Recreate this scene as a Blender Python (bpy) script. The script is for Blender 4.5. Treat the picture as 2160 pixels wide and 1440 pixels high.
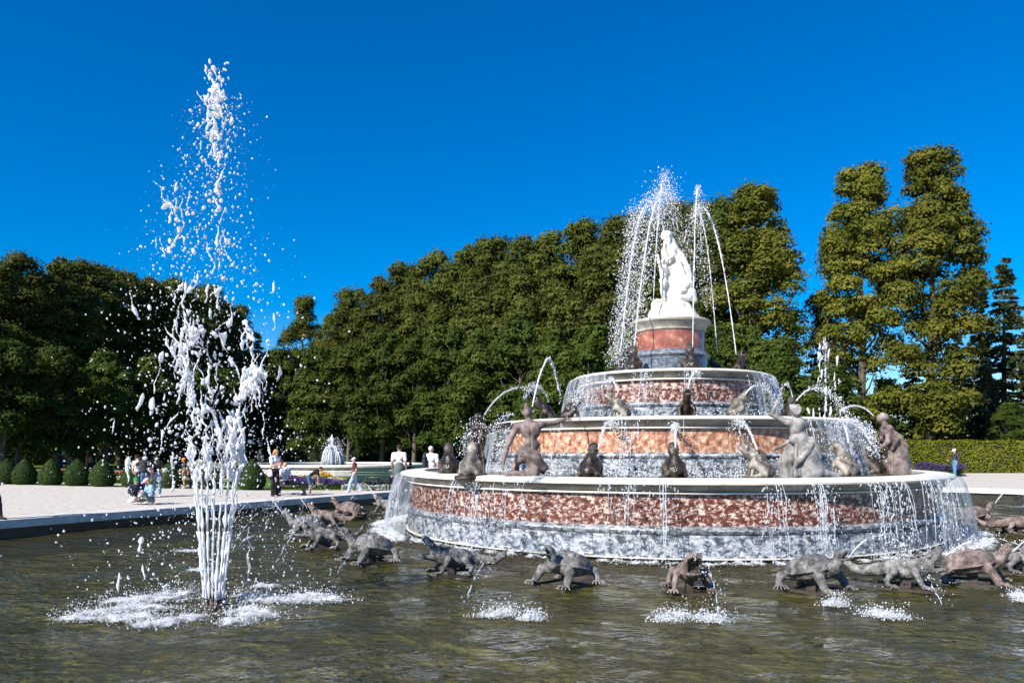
import bpy, math, random
import numpy as np
from mathutils import Vector, Matrix, Euler

random.seed(7)
rng = np.random.default_rng(7)
for o in list(bpy.data.objects):
    bpy.data.objects.remove(o, do_unlink=True)
SC = bpy.context.scene
COL = SC.collection

# ------------------------------------------------------------------ camera
EYE = 1.7            # eye height above the gravel
FPX = 1600.0         # focal length in pixels of the 2160 px wide photograph
cam = bpy.data.cameras.new('camera')
cam.sensor_width = 36.0
cam.lens = 36.0 * FPX / 2160.0
cam.shift_y = (948 - 720) / 2160.0
cam.clip_end = 3000
cam_ob = bpy.data.objects.new('camera', cam)
COL.objects.link(cam_ob)
cam_ob.location = (0, 0, EYE)
cam_ob.rotation_euler = (math.radians(90), 0, 0)
SC.camera = cam_ob

# ------------------------------------------------------------------ sky and sun
SUN_AZ = math.radians(43)      # from -Y towards -X : behind the camera, to the left
SUN_EL = math.radians(36)
SUN_VEC = Vector((-math.sin(SUN_AZ) * math.cos(SUN_EL), -math.cos(SUN_AZ) * math.cos(SUN_EL), math.sin(SUN_EL)))
W = bpy.data.worlds.new('World')
SC.world = W
W.use_nodes = True
nt = W.node_tree
bg = nt.nodes['Background']
sky = nt.nodes.new('ShaderNodeTexSky')
sky.sky_type = 'NISHITA'
sky.sun_disc = False
sky.sun_elevation = SUN_EL
sky.sun_rotation = math.atan2(SUN_VEC.x, SUN_VEC.y)
sky.altitude = 0
sky.air_density = 1.0
sky.dust_density = 0.05
sky.ozone_density = 5.0
hs = nt.nodes.new('ShaderNodeHueSaturation')
hs.inputs['Saturation'].default_value = 1.55
hs.inputs['Value'].default_value = 1.12
hs.inputs['Hue'].default_value = 0.507
nt.links.new(sky.outputs[0], hs.inputs['Color'])
nt.links.new(hs.outputs[0], bg.inputs[0])
bg.inputs[1].default_value = 0.085
sl = bpy.data.lights.new('sun', 'SUN')
sl.energy = 5.0
sl.angle = math.radians(0.53)
sl.color = (1.0, 0.94, 0.85)
sun_ob = bpy.data.objects.new('sun', sl)
COL.objects.link(sun_ob)
sun_ob.location = (-30, -30, 60)
sun_ob.rotation_euler = SUN_VEC.to_track_quat('Z', 'Y').to_euler()
SC.view_settings.view_transform = 'Standard'
SC.view_settings.look = 'None'
SC.view_settings.exposure = 0.72
SC.view_settings.gamma = 1.0
try:
    SC.cycles.transparent_max_bounces = 9
    SC.cycles.max_bounces = 5
    SC.cycles.diffuse_bounces = 2
    SC.cycles.glossy_bounces = 2
    SC.cycles.transmission_bounces = 2
    SC.cycles.caustics_reflective = False
    SC.cycles.caustics_refractive = False
except Exception:
    pass

# ------------------------------------------------------------------ placing
ZW = -0.38                      # pool water level
def at(px, d, py=None, z=None):
    """point at depth d whose sideways place is read off the photograph"""
    x = (px - 1080) / FPX * d
    if z is None:
        z = EYE - (py - 948) * d / FPX if py is not None else 0.0
    return Vector((x, d, z))

# ------------------------------------------------------------------ object helpers
def tag(o, label=None, cat=None, group=None, kind=None):
    if label: o['label'] = label
    if cat: o['category'] = cat
    if group: o['group'] = group
    if kind: o['kind'] = kind
    return o

def link(o, parent=None):
    COL.objects.link(o)
    if parent is not None:
        o.parent = parent
    return o

def empty(name, loc=(0, 0, 0), rz=0.0, label=None, cat=None, group=None):
    o = bpy.data.objects.new(name, None)
    o.empty_display_size = 0.2
    o.location = loc
    o.rotation_euler = (0, 0, rz)
    link(o)
    return tag(o, label, cat, group)

def mesh_data(name, V, F, mats, smooth=True, mi=None):
    """V (n,3); F one (m,k) array or a list of such arrays"""
    if not isinstance(F, (list, tuple)) or (len(F) and np.ndim(F[0]) == 1 and not isinstance(F[0], np.ndarray)):
        F = [np.asarray(F, dtype=np.int64)]
    V = np.asarray(V, dtype=np.float64)
    F = [np.asarray(f, dtype=np.int64) for f in F if len(f)]
    me = bpy.data.meshes.new(name)
    me.vertices.add(len(V))
    me.vertices.foreach_set('co', V.ravel())
    idx = np.concatenate([f.ravel() for f in F])
    tot = np.concatenate([np.full(len(f), f.shape[1]) for f in F])
    start = np.concatenate([[0], np.cumsum(tot)[:-1]])
    me.loops.add(len(idx))
    me.loops.foreach_set('vertex_index', idx.astype(np.int32))
    me.polygons.add(len(tot))
    me.polygons.foreach_set('loop_start', start.astype(np.int32))
    for m in (mats if isinstance(mats, (list, tuple)) else [mats]):
        me.materials.append(m)
    if mi is not None:
        me.polygons.foreach_set('material_index', np.asarray(mi, dtype=np.int32))
    me.polygons.foreach_set('use_smooth', np.full(len(tot), bool(smooth)))
    me.update(calc_edges=True)
    return me

def mk(name, V, F, mats, parent=None, smooth=True, mi=None, loc=None, rz=None):
    o = bpy.data.objects.new(name, mesh_data(name, V, F, mats, smooth, mi))
    if loc is not None: o.location = loc
    if rz is not None: o.rotation_euler = (0, 0, rz)
    return link(o, parent)

def share(name, me, parent=None, loc=(0, 0, 0), rz=0.0, scale=None):
    o = bpy.data.objects.new(name, me)
    o.location = loc
    o.rotation_euler = (0, 0, rz)
    if scale is not None: o.scale = scale
    return link(o, parent)

class Geo:
    """collects quads / triangles of simple shapes into one mesh"""
    def __init__(s): s.V = []; s.Q = []; s.T = []; s.n = 0
    def add(s, V, Q=None, T=None):
        V = np.asarray(V, float)
        if Q is not None and len(Q): s.Q.append(np.asarray(Q) + s.n)
        if T is not None and len(T): s.T.append(np.asarray(T) + s.n)
        s.V.append(V); s.n += len(V)
    def box(s, c, h, R=None):
        v = np.array([[x, y, z] for x in (-1, 1) for y in (-1, 1) for z in (-1, 1)], float) * np.asarray(h, float)
        if R is not None: v = v @ np.asarray(R).T
        s.add(v + np.asarray(c, float), [[0, 1, 3, 2], [4, 6, 7, 5], [0, 4, 5, 1], [2, 3, 7, 6], [0, 2, 6, 4], [1, 5, 7, 3]])
    def bar(s, a, b, w, seg=6, w2=None):
        s.tube([a, b], [w, w if w2 is None else w2], seg)
    def tube(s, pts, rad, seg=7, caps=True):
        P = np.asarray([tuple(p) for p in pts], float); n = len(P)
        t = np.gradient(P, axis=0); t /= np.linalg.norm(t, axis=1)[:, None] + 1e-9
        ref = np.array([0.0, 0, 1]) if abs(t[0, 2]) < .9 else np.array([1.0, 0, 0])
        a = np.cross(t, ref); a /= np.linalg.norm(a, axis=1)[:, None] + 1e-9
        b = np.cross(t, a)
        an = np.linspace(0, 2 * np.pi, seg, endpoint=False)
        r = np.asarray(rad, float)[:, None, None]
        V = P[:, None, :] + r * (a[:, None, :] * np.cos(an)[None, :, None] + b[:, None, :] * np.sin(an)[None, :, None])
        V = V.reshape(-1, 3)
        i = np.arange(n - 1)[:, None] * seg; j = np.arange(seg)[None, :]; k = (j + 1) % seg
        Q = np.stack([i + j, i + k, i + k + seg, i + j + seg], -1).reshape(-1, 4)
        T = []
        if caps:
            V = np.vstack([V, P[0], P[-1]]); m = n * seg
            for q in range(seg):
                T.append([m, (q + 1) % seg, q]); T.append([m + 1, m - seg + q, m - seg + (q + 1) % seg])
        s.add(V, Q, T)
    def out(s, name, mats, parent=None, smooth=True, loc=None, rz=None):
        F = []
        if s.Q: F.append(np.concatenate(s.Q))
        if s.T: F.append(np.concatenate(s.T))
        return mk(name, np.concatenate(s.V), F, mats, parent, smooth, None, loc, rz)
    def data(s, name, mats, smooth=True):
        F = []
        if s.Q: F.append(np.concatenate(s.Q))
        if s.T: F.append(np.concatenate(s.T))
        return mesh_data(name, np.concatenate(s.V), F, mats, smooth)

# ------------------------------------------------------------------ smooth bodies: blended volumes turned into one surface
class Body:
    def __init__(s): s.P = []
    def cap(s, a, b, ra, rb=None, m=0, k=0.03, sub=False):
        a = np.asarray(a, float); b = np.asarray(b, float); rb = ra if rb is None else rb
        R = max(ra, rb)
        s.P.append(('c', (a, b, ra, rb), m, k, sub, np.minimum(a, b) - R, np.maximum(a, b) + R)); return s
    def chain(s, pts, rad, m=0, k=0.03, sub=False):
        for i in range(len(pts) - 1):
            s.cap(pts[i], pts[i + 1], rad[i], rad[i + 1], m, k, sub)
        return s
    def ell(s, c, r, R=None, m=0, k=0.03, sub=False):
        c = np.asarray(c, float); r = np.asarray(r, float)
        R = np.eye(3) if R is None else np.asarray(R, float)
        B = r.max()
        s.P.append(('e', (c, r, R), m, k, sub, c - B, c + B)); return s
    def mesh(s, h):
        add = [p for p in s.P if not p[4]]
        lo = np.min([p[5] for p in add], 0) - 3 * h; hi = np.max([p[6] for p in add], 0) + 3 * h
        n = np.ceil((hi - lo) / h).astype(int) + 1
        ax = [lo[i] + h * np.arange(n[i]) for i in range(3)]
        D = np.full(n, 9.0, np.float32); M = np.zeros(n, np.int16)
        for typ, d, m, k, sub, blo, bhi in s.P:
            g = k + 2.5 * h
            i0 = np.maximum(np.floor((blo - g - lo) / h).astype(int), 0); i1 = np.minimum(np.ceil((bhi + g - lo) / h).astype(int) + 1, n)
            if np.any(i1 <= i0): continue
            sl_ = tuple(slice(i0[i], i1[i]) for i in range(3))
            X = ax[0][sl_[0]][:, None, None]; Y = ax[1][sl_[1]][None, :, None]; Z = ax[2][sl_[2]][None, None, :]
            if typ == 'c':
                a, b, ra, rb = d; e = b - a; L = float(e @ e) + 1e-12
                t = np.clip(((X - a[0]) * e[0] + (Y - a[1]) * e[1] + (Z - a[2]) * e[2]) / L, 0, 1)
                q = np.sqrt((X - a[0] - t * e[0]) ** 2 + (Y - a[1] - t * e[1]) ** 2 + (Z - a[2] - t * e[2]) ** 2) - (ra + (rb - ra) * t)
            else:
                c, r, R = d; x, y, z = X - c[0], Y - c[1], Z - c[2]
                u = x * R[0, 0] + y * R[1, 0] + z * R[2, 0]; v = x * R[0, 1] + y * R[1, 1] + z * R[2, 1]; w = x * R[0, 2] + y * R[1, 2] + z * R[2, 2]
                k0 = np.sqrt((u / r[0]) ** 2 + (v / r[1]) ** 2 + (w / r[2]) ** 2)
                k1 = np.sqrt((u / r[0] ** 2) ** 2 + (v / r[1] ** 2) ** 2 + (w / r[2] ** 2) ** 2) + 1e-9
                q = k0 * (k0 - 1) / k1
            Db = D[sl_]
            if sub:
                f = np.clip(.5 - .5 * (Db + q) / k, 0, 1)
                new = Db * (1 - f) - q * f + k * f * (1 - f)
                M[sl_] = np.where((-q > Db) & (q < 0.5 * h), m, M[sl_]) if m >= 0 else M[sl_]
            else:
                M[sl_] = np.where(q < Db, m, M[sl_])
                f = np.clip(.5 + .5 * (Db - q) / k, 0, 1)
                new = Db * (1 - f) + q * f - k * f * (1 - f)
            D[sl_] = new
        return nets(D, M, lo, h)

def nets(D, M, lo, h):
    ins = D < 0
    c = [ins[a:ins.shape[0] - 1 + a, b:ins.shape[1] - 1 + b, e:ins.shape[2] - 1 + e] for a in (0, 1) for b in (0, 1) for e in (0, 1)]
    sm = sum(x.astype(np.int8) for x in c)
    act = (sm > 0) & (sm < 8)
    I = np.argwhere(act)
    idx = np.full(act.shape, -1, np.int64); idx[act] = np.arange(len(I))
    cor = np.array([[a, b, e] for a in (0, 1) for b in (0, 1) for e in (0, 1)])
    val = np.stack([D[I[:, 0] + q[0], I[:, 1] + q[1], I[:, 2] + q[2]] for q in cor], 1).astype(float)
    acc = np.zeros((len(I), 3)); cnt = np.zeros(len(I))
    for i in range(8):
        for j in range(i + 1, 8):
            if np.abs(cor[i] - cor[j]).sum() != 1: continue
            vi, vj = val[:, i], val[:, j]; x = (vi < 0) != (vj < 0)
            t = np.where(x, vi / np.where(x, vi - vj, 1), 0)
            acc += np.where(x[:, None], cor[i] + t[:, None] * (cor[j] - cor[i]), 0); cnt += x
    V = lo + h * (I + acc / np.maximum(cnt, 1)[:, None])
    F = []; MI = []
    for axn in range(3):
        b, e = [(1, 2), (2, 0), (0, 1)][axn]
        s0 = [slice(None)] * 3; s1 = [slice(None)] * 3; s0[axn] = slice(0, -1); s1[axn] = slice(1, None)
        A, B = ins[tuple(s0)], ins[tuple(s1)]
        E = np.argwhere(A != B)
        E = E[(E[:, b] > 0) & (E[:, e] > 0)]
        flip = ins[E[:, 0], E[:, 1], E[:, 2]]
        def cell(db, de):
            q = E.copy(); q[:, b] += db; q[:, e] += de
            return idx[q[:, 0], q[:, 1], q[:, 2]]
        f = np.stack([cell(-1, -1), cell(0, -1), cell(0, 0), cell(-1, 0)], 1)
        f = np.where(flip[:, None], f, f[:, ::-1])
        ok = (f >= 0).all(1)
        nx = E.copy(); nx[:, axn] += 1
        mm = np.where(flip, M[E[:, 0], E[:, 1], E[:, 2]], M[nx[:, 0], nx[:, 1], nx[:, 2]])
        F.append(f[ok]); MI.append(mm[ok])
    F = np.concatenate(F); MI = np.concatenate(MI)
    # one light smoothing pass
    for _ in range(1):
        S = np.zeros_like(V); C = np.zeros(len(V))
        for q in range(4):
            for w in ((q + 1) % 4,):
                np.add.at(S, F[:, q], V[F[:, w]]); np.add.at(C, F[:, q], 1)
                np.add.at(S, F[:, w], V[F[:, q]]); np.add.at(C, F[:, w], 1)
        V = V * .5 + .5 * S / np.maximum(C, 1)[:, None]
    return V, F, MI

def rotm(x=0, y=0, z=0):
    return np.array(Euler((math.radians(x), math.radians(y), math.radians(z)), 'XYZ').to_matrix())

def frame(f, up=(0, 0, 1)):
    """columns: forward, left, up"""
    f = np.asarray(f, float); f = f / np.linalg.norm(f)
    l = np.cross(np.asarray(up, float), f); l /= np.linalg.norm(l) + 1e-9
    return np.stack([f, l, np.cross(f, l)], 1)

# ------------------------------------------------------------------ materials
def new_mat(name):
    m = bpy.data.materials.new(name); m.use_nodes = True
    n = m.node_tree.nodes; return m, n, m.node_tree.links, n['Principled BSDF'], n['Material Output']

def ramp(n, l, fac, stops):
    r = n.new('ShaderNodeValToRGB'); e = r.color_ramp.elements
    while len(e) < len(stops): e.new(.5)
    for q, (p, c) in zip(e, stops):
        q.position = p; q.color = (c[0], c[1], c[2], 1) if not np.isscalar(c) else (c, c, c, 1)
    l.new(fac, r.inputs[0]); return r

def noise(n, l, vec, scale, detail=4, rough=.55, dist=0):
    t = n.new('ShaderNodeTexNoise'); t.inputs['Scale'].default_value = scale; t.inputs['Detail'].default_value = detail
    t.inputs['Roughness'].default_value = rough; t.inputs['Distortion'].default_value = dist
    if vec is not None: l.new(vec, t.inputs['Vector'])
    return t

def pmat(name, stops, scale=5, detail=5, rough=.6, bump=0, bscale=30, dist=0, stretch=None, spec=.5, vary=0.0, trans=0.0,
         coord='Object', rough2=None, hvary=0.0, fleck=None, metal=0.0, nrough=.6, scales=0):
    m, n, l, b, out = new_mat(name)
    tc = n.new('ShaderNodeTexCoord'); vec = tc.outputs[coord]
    if stretch:
        mp = n.new('ShaderNodeMapping'); mp.inputs['Scale'].default_value = stretch; l.new(vec, mp.inputs[0]); vec = mp.outputs[0]
    nz = noise(n, l, vec, scale, detail, nrough, dist)
    col = ramp(n, l, nz.outputs[0], stops).outputs[0]
    if fleck:   # (scale, threshold, colour)
        f = noise(n, l, vec, fleck[0], 4, .6, 1.0)
        fr = ramp(n, l, f.outputs[0], [(fleck[1], 0.0), (fleck[1] + .07, 1.0)])
        mx = n.new('ShaderNodeMixRGB'); l.new(fr.outputs[0], mx.inputs[0]); l.new(col, mx.inputs[1]); mx.inputs[2].default_value = (*fleck[2], 1); col = mx.outputs[0]
    if vary or hvary:
        oi = n.new('ShaderNodeObjectInfo'); h = n.new('ShaderNodeHueSaturation')
        mr = n.new('ShaderNodeMapRange'); mr.inputs[3].default_value = 1 - vary; mr.inputs[4].default_value = 1 + vary
        l.new(oi.outputs['Random'], mr.inputs[0]); l.new(mr.outputs[0], h.inputs['Value'])
        if hvary:
            mh = n.new('ShaderNodeMapRange'); mh.inputs[3].default_value = .5 - hvary; mh.inputs[4].default_value = .5 + hvary * .4
            w = n.new('ShaderNodeMath'); w.operation = 'FRACT'; w2 = n.new('ShaderNodeMath'); w2.operation = 'MULTIPLY'; w2.inputs[1].default_value = 7.31
            l.new(oi.outputs['Random'], w2.inputs[0]); l.new(w2.outputs[0], w.inputs[0]); l.new(w.outputs[0], mh.inputs[0]); l.new(mh.outputs[0], h.inputs['Hue'])
        l.new(col, h.inputs['Color']); col = h.outputs[0]
    l.new(col, b.inputs['Base Color'])
    b.inputs['Roughness'].default_value = rough; b.inputs['Specular IOR Level'].default_value = spec; b.inputs['Metallic'].default_value = metal
    if rough2 is not None:
        rr = noise(n, l, vec, scale * .8, 3); l.new(ramp(n, l, rr.outputs[0], [(.4, rough), (.6, rough2)]).outputs[0], b.inputs['Roughness'])
    if bump:
        bz = noise(n, l, vec, bscale, 5, .6); bp = n.new('ShaderNodeBump'); bp.inputs['Strength'].default_value = bump; bp.inputs['Distance'].default_value = 1.0 / bscale
        hh = bz.outputs[0]
        if scales:
            vo = n.new('ShaderNodeTexVoronoi'); vo.inputs['Scale'].default_value = scales; l.new(tc.outputs['Object'], vo.inputs['Vector'])
            ad = n.new('ShaderNodeMath'); ad.operation = 'MULTIPLY_ADD'; l.new(vo.outputs['Distance'], ad.inputs[0]); ad.inputs[1].default_value = -1.1; l.new(hh, ad.inputs[2]); hh = ad.outputs[0]
        l.new(hh, bp.inputs['Height']); l.new(bp.outputs[0], b.inputs['Normal'])
    if trans:
        t = n.new('ShaderNodeBsdfTranslucent'); l.new(col, t.inputs['Color']); mx = n.new('ShaderNodeMixShader'); mx.inputs[0].default_value = trans
        l.new(b.outputs[0], mx.inputs[1]); l.new(t.outputs[0], mx.inputs[2]); l.new(mx.outputs[0], out.inputs[0])
    return m

def flat(name, c, rough=.8, spec=.3, scale=14, var=.18, bump=0.15, bscale=60):
    lo = tuple(x * (1 - var) for x in c); hi = tuple(min(1, x * (1 + var)) for x in c)
    return pmat(name, [(.35, lo), (.65, hi)], scale=scale, rough=rough, spec=spec, bump=bump, bscale=bscale)

MT = {}
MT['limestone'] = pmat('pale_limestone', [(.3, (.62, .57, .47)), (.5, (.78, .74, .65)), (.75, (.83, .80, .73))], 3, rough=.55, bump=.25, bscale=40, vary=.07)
MT['fascia'] = pmat('shade_grey_limestone', [(.3, (.16, .15, .13)), (.55, (.36, .34, .29)), (.75, (.55, .53, .47))], 2.2, rough=.35, rough2=.6, bump=.3, bscale=30, vary=.15, stretch=(1, 1, .5))  # grey of the shade under overhanging rims, put into the stone colour
MT['red'] = pmat('red_marble', [(.34, (.045, .010, .006)), (.45, (.11, .034, .021)), (.515, (.165, .060, .040)), (.54, (.40, .28, .235)), (.62, (.62, .53, .47))], 9.5, detail=6, rough=.16, rough2=.4, bump=.35, bscale=22, dist=.35, vary=.2, stretch=(1, 1, 1.5), nrough=.72)
MT['salmon'] = pmat('salmon_marble', [(.32, (.14, .045, .025)), (.43, (.33, .135, .075)), (.52, (.50, .26, .16)), (.60, (.66, .45, .31)), (.70, (.76, .64, .52))], 7, detail=6, rough=.2, rough2=.45, bump=.35, bscale=22, dist=.35, vary=.14, nrough=.7)
MT['redpolished'] = pmat('polished_red_marble', [(.3, (.16, .05, .032)), (.5, (.30, .105, .065)), (.62, (.40, .17, .11)), (.72, (.60, .42, .33))], 4, detail=6, rough=.18, bump=.06, dist=.35)
MT['grey'] = pmat('veined_grey_marble', [(.33, (.022, .028, .038)), (.43, (.085, .105, .135)), (.50, (.24, .27, .31)), (.57, (.42, .435, .44)), (.68, (.60, .60, .59))], 7, detail=6, rough=.2, rough2=.45, bump=.3, bscale=24, dist=.7, vary=.14, stretch=(1, 1, 1.6), fleck=(2.6, .57, (.05, .06, .075)), nrough=.7)
MT['greydark'] = pmat('dark_grey_marble', [(.3, (.025, .03, .04)), (.5, (.10, .12, .15)), (.62, (.24, .27, .31)), (.75, (.5, .52, .54))], 3.5, detail=6, rough=.25, dist=2.2, stretch=(1, 1, 3))
MT['wetbase'] = pmat('wet_brown_footing', [(.3, (.018, .011, .006)), (.55, (.06, .033, .016)), (.75, (.15, .09, .045))], 6, rough=.2, bump=.4, stretch=(1, 1, .4))
MT['joint'] = flat('dark_mortar', (.05, .045, .04))
MT['kerb'] = pmat('kerb_stone', [(.3, (.50, .46, .41)), (.55, (.66, .62, .57)), (.75, (.72, .69, .64))], 4, rough=.8, bump=.2, bscale=60, vary=.06)
MT['poolwall'] = pmat('wet_pool_wall', [(.3, (.010, .011, .010)), (.6, (.03, .032, .028)), (.8, (.07, .07, .06))], 3, rough=.35, bump=.3)
MT['poolfloor'] = pmat('algae_pool_floor', [(.34, (.016, .020, .008)), (.43, (.075, .070, .022)), (.52, (.20, .17, .045)), (.60, (.36, .30, .09)), (.72, (.46, .41, .21))], 1.7, detail=6, rough=.8, dist=1.4, nrough=.56)
MT['statuewhite'] = pmat('white_marble', [(.3, (.66, .59, .47)), (.5, (.80, .76, .68)), (.7, (.84, .82, .77))], 2.5, rough=.4, bump=.15, bscale=25)
MT['lead'] = pmat('grey_lead', [(.32, (.045, .044, .044)), (.45, (.13, .125, .12)), (.56, (.25, .24, .23)), (.70, (.40, .385, .37))], 6, detail=6, rough=.45, rough2=.75, bump=.9, bscale=55, vary=.12, spec=.4, scales=38)
MT['leadpink'] = pmat('reddish_lead', [(.32, (.06, .048, .044)), (.45, (.155, .115, .10)), (.55, (.25, .185, .165)), (.70, (.38, .34, .32))], 5, detail=6, rough=.5, rough2=.8, bump=.8, bscale=55, vary=.10, spec=.35, scales=38)
MT['leadsmooth'] = pmat('smooth_grey_lead', [(.32, (.07, .068, .066)), (.45, (.17, .165, .16)), (.56, (.28, .27, .26)), (.70, (.40, .385, .37))], 4, detail=6, rough=.45, rough2=.7, bump=.25, bscale=40, spec=.4)
MT['pinksmooth'] = pmat('smooth_reddish_lead', [(.34, (.055, .043, .039)), (.45, (.13, .098, .088)), (.55, (.215, .165, .15)), (.70, (.31, .275, .26))], 4.5, detail=6, rough=.5, rough2=.8, bump=.25, bscale=40, spec=.35)
MT['bronze'] = pmat('wet_dark_bronze', [(.34, (.010, .007, .005)), (.5, (.035, .025, .017)), (.62, (.085, .066, .05)), (.75, (.20, .17, .14))], 5, detail=7, rough=.16, rough2=.4, bump=.5, bscale=40, vary=.2)
MT['frogpale'] = pmat('pale_wet_lead', [(.35, (.05, .042, .032)), (.5, (.17, .15, .125)), (.64, (.36, .33, .285))], 5, detail=7, rough=.2, rough2=.5, bump=.5, bscale=40, vary=.12)
MT['mouth'] = flat('dark_mouth', (.03, .026, .022), rough=.3)
MT['claw'] = flat('pale_claw', (.55, .50, .40), rough=.5)
MT['iron'] = pmat('rusty_iron', [(.35, (.02, .018, .016)), (.6, (.05, .035, .025)), (.75, (.16, .06, .02))], 9, rough=.6, bump=.2)
MT['gravel'] = pmat('pale_gravel', [(.36, (.34, .30, .255)), (.5, (.55, .50, .44)), (.64, (.68, .63, .565))], 4, detail=8, nrough=.85, rough=.95, bump=.5, bscale=70, spec=.1, fleck=(1.2, .66, (.46, .42, .37)))
MT['grass'] = pmat('mown_grass', [(.3, (.045, .085, .012)), (.5, (.085, .15, .022)), (.7, (.13, .20, .035))], 24, detail=7, rough=.9, bump=.6, bscale=60, spec=.15)
MT['soil'] = flat('woodland_soil', (.05, .04, .028), scale=3, var=.4)
MT['bark'] = pmat('bark', [(.3, (.055, .042, .032)), (.55, (.13, .105, .085)), (.75, (.21, .18, .15))], 6, rough=.9, bump=.7, bscale=14, stretch=(3, 3, .6), vary=.2)
def leafm(name, a, b, c, tr=.28, fl=None, vary=.16, hv=.012, sc=.55):
    return pmat(name, [(.28, a), (.5, b), (.72, c)], sc, detail=3, rough=.75, spec=.12, trans=tr, vary=vary, hvary=hv, fleck=fl, nrough=.75)
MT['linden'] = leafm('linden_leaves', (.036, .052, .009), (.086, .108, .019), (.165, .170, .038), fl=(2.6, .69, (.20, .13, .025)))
MT['lindendark'] = leafm('shade_toned_linden_leaves', (.026, .048, .008), (.058, .090, .014), (.110, .140, .026))  # darker copy of the linden leaves, shade put into the colour
MT['lindengold'] = leafm('autumn_linden_leaves', (.055, .072, .010), (.125, .138, .020), (.24, .215, .036), fl=(2.2, .67, (.26, .16, .02)), hv=.006)
MT['needle'] = leafm('spruce_needles', (.026, .040, .016), (.052, .076, .028), (.09, .115, .044), tr=0)
MT['box'] = leafm('clipped_box_leaves', (.014, .034, .008), (.032, .062, .014), (.060, .095, .022), tr=0, sc=4)
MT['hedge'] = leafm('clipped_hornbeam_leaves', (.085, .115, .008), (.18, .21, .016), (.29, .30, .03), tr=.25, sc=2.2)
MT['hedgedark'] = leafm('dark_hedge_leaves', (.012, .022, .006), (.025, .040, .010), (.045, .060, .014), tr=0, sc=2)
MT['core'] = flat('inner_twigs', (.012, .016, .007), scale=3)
MT['purple'] = leafm('purple_salvia', (.05, .03, .10), (.09, .05, .19), (.15, .10, .26), sc=5)
MT['cream'] = leafm('cream_blossom', (.45, .40, .22), (.62, .56, .36), (.72, .68, .52), sc=8)
MT['pinkfl'] = leafm('pink_red_blossom', (.45, .08, .06), (.60, .22, .18), (.7, .5, .45), sc=8)
MT['yellowfl'] = leafm('yellow_orange_blossom', (.75, .30, .01), (.80, .48, .01), (.82, .62, .03), sc=8)
MT['herb'] = leafm('green_stems', (.03, .06, .012), (.055, .10, .02), (.09, .15, .035), sc=5)
MT['silver'] = leafm('silver_leaf', (.35, .37, .34), (.5, .52, .48), (.62, .63, .6), sc=6)

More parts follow.
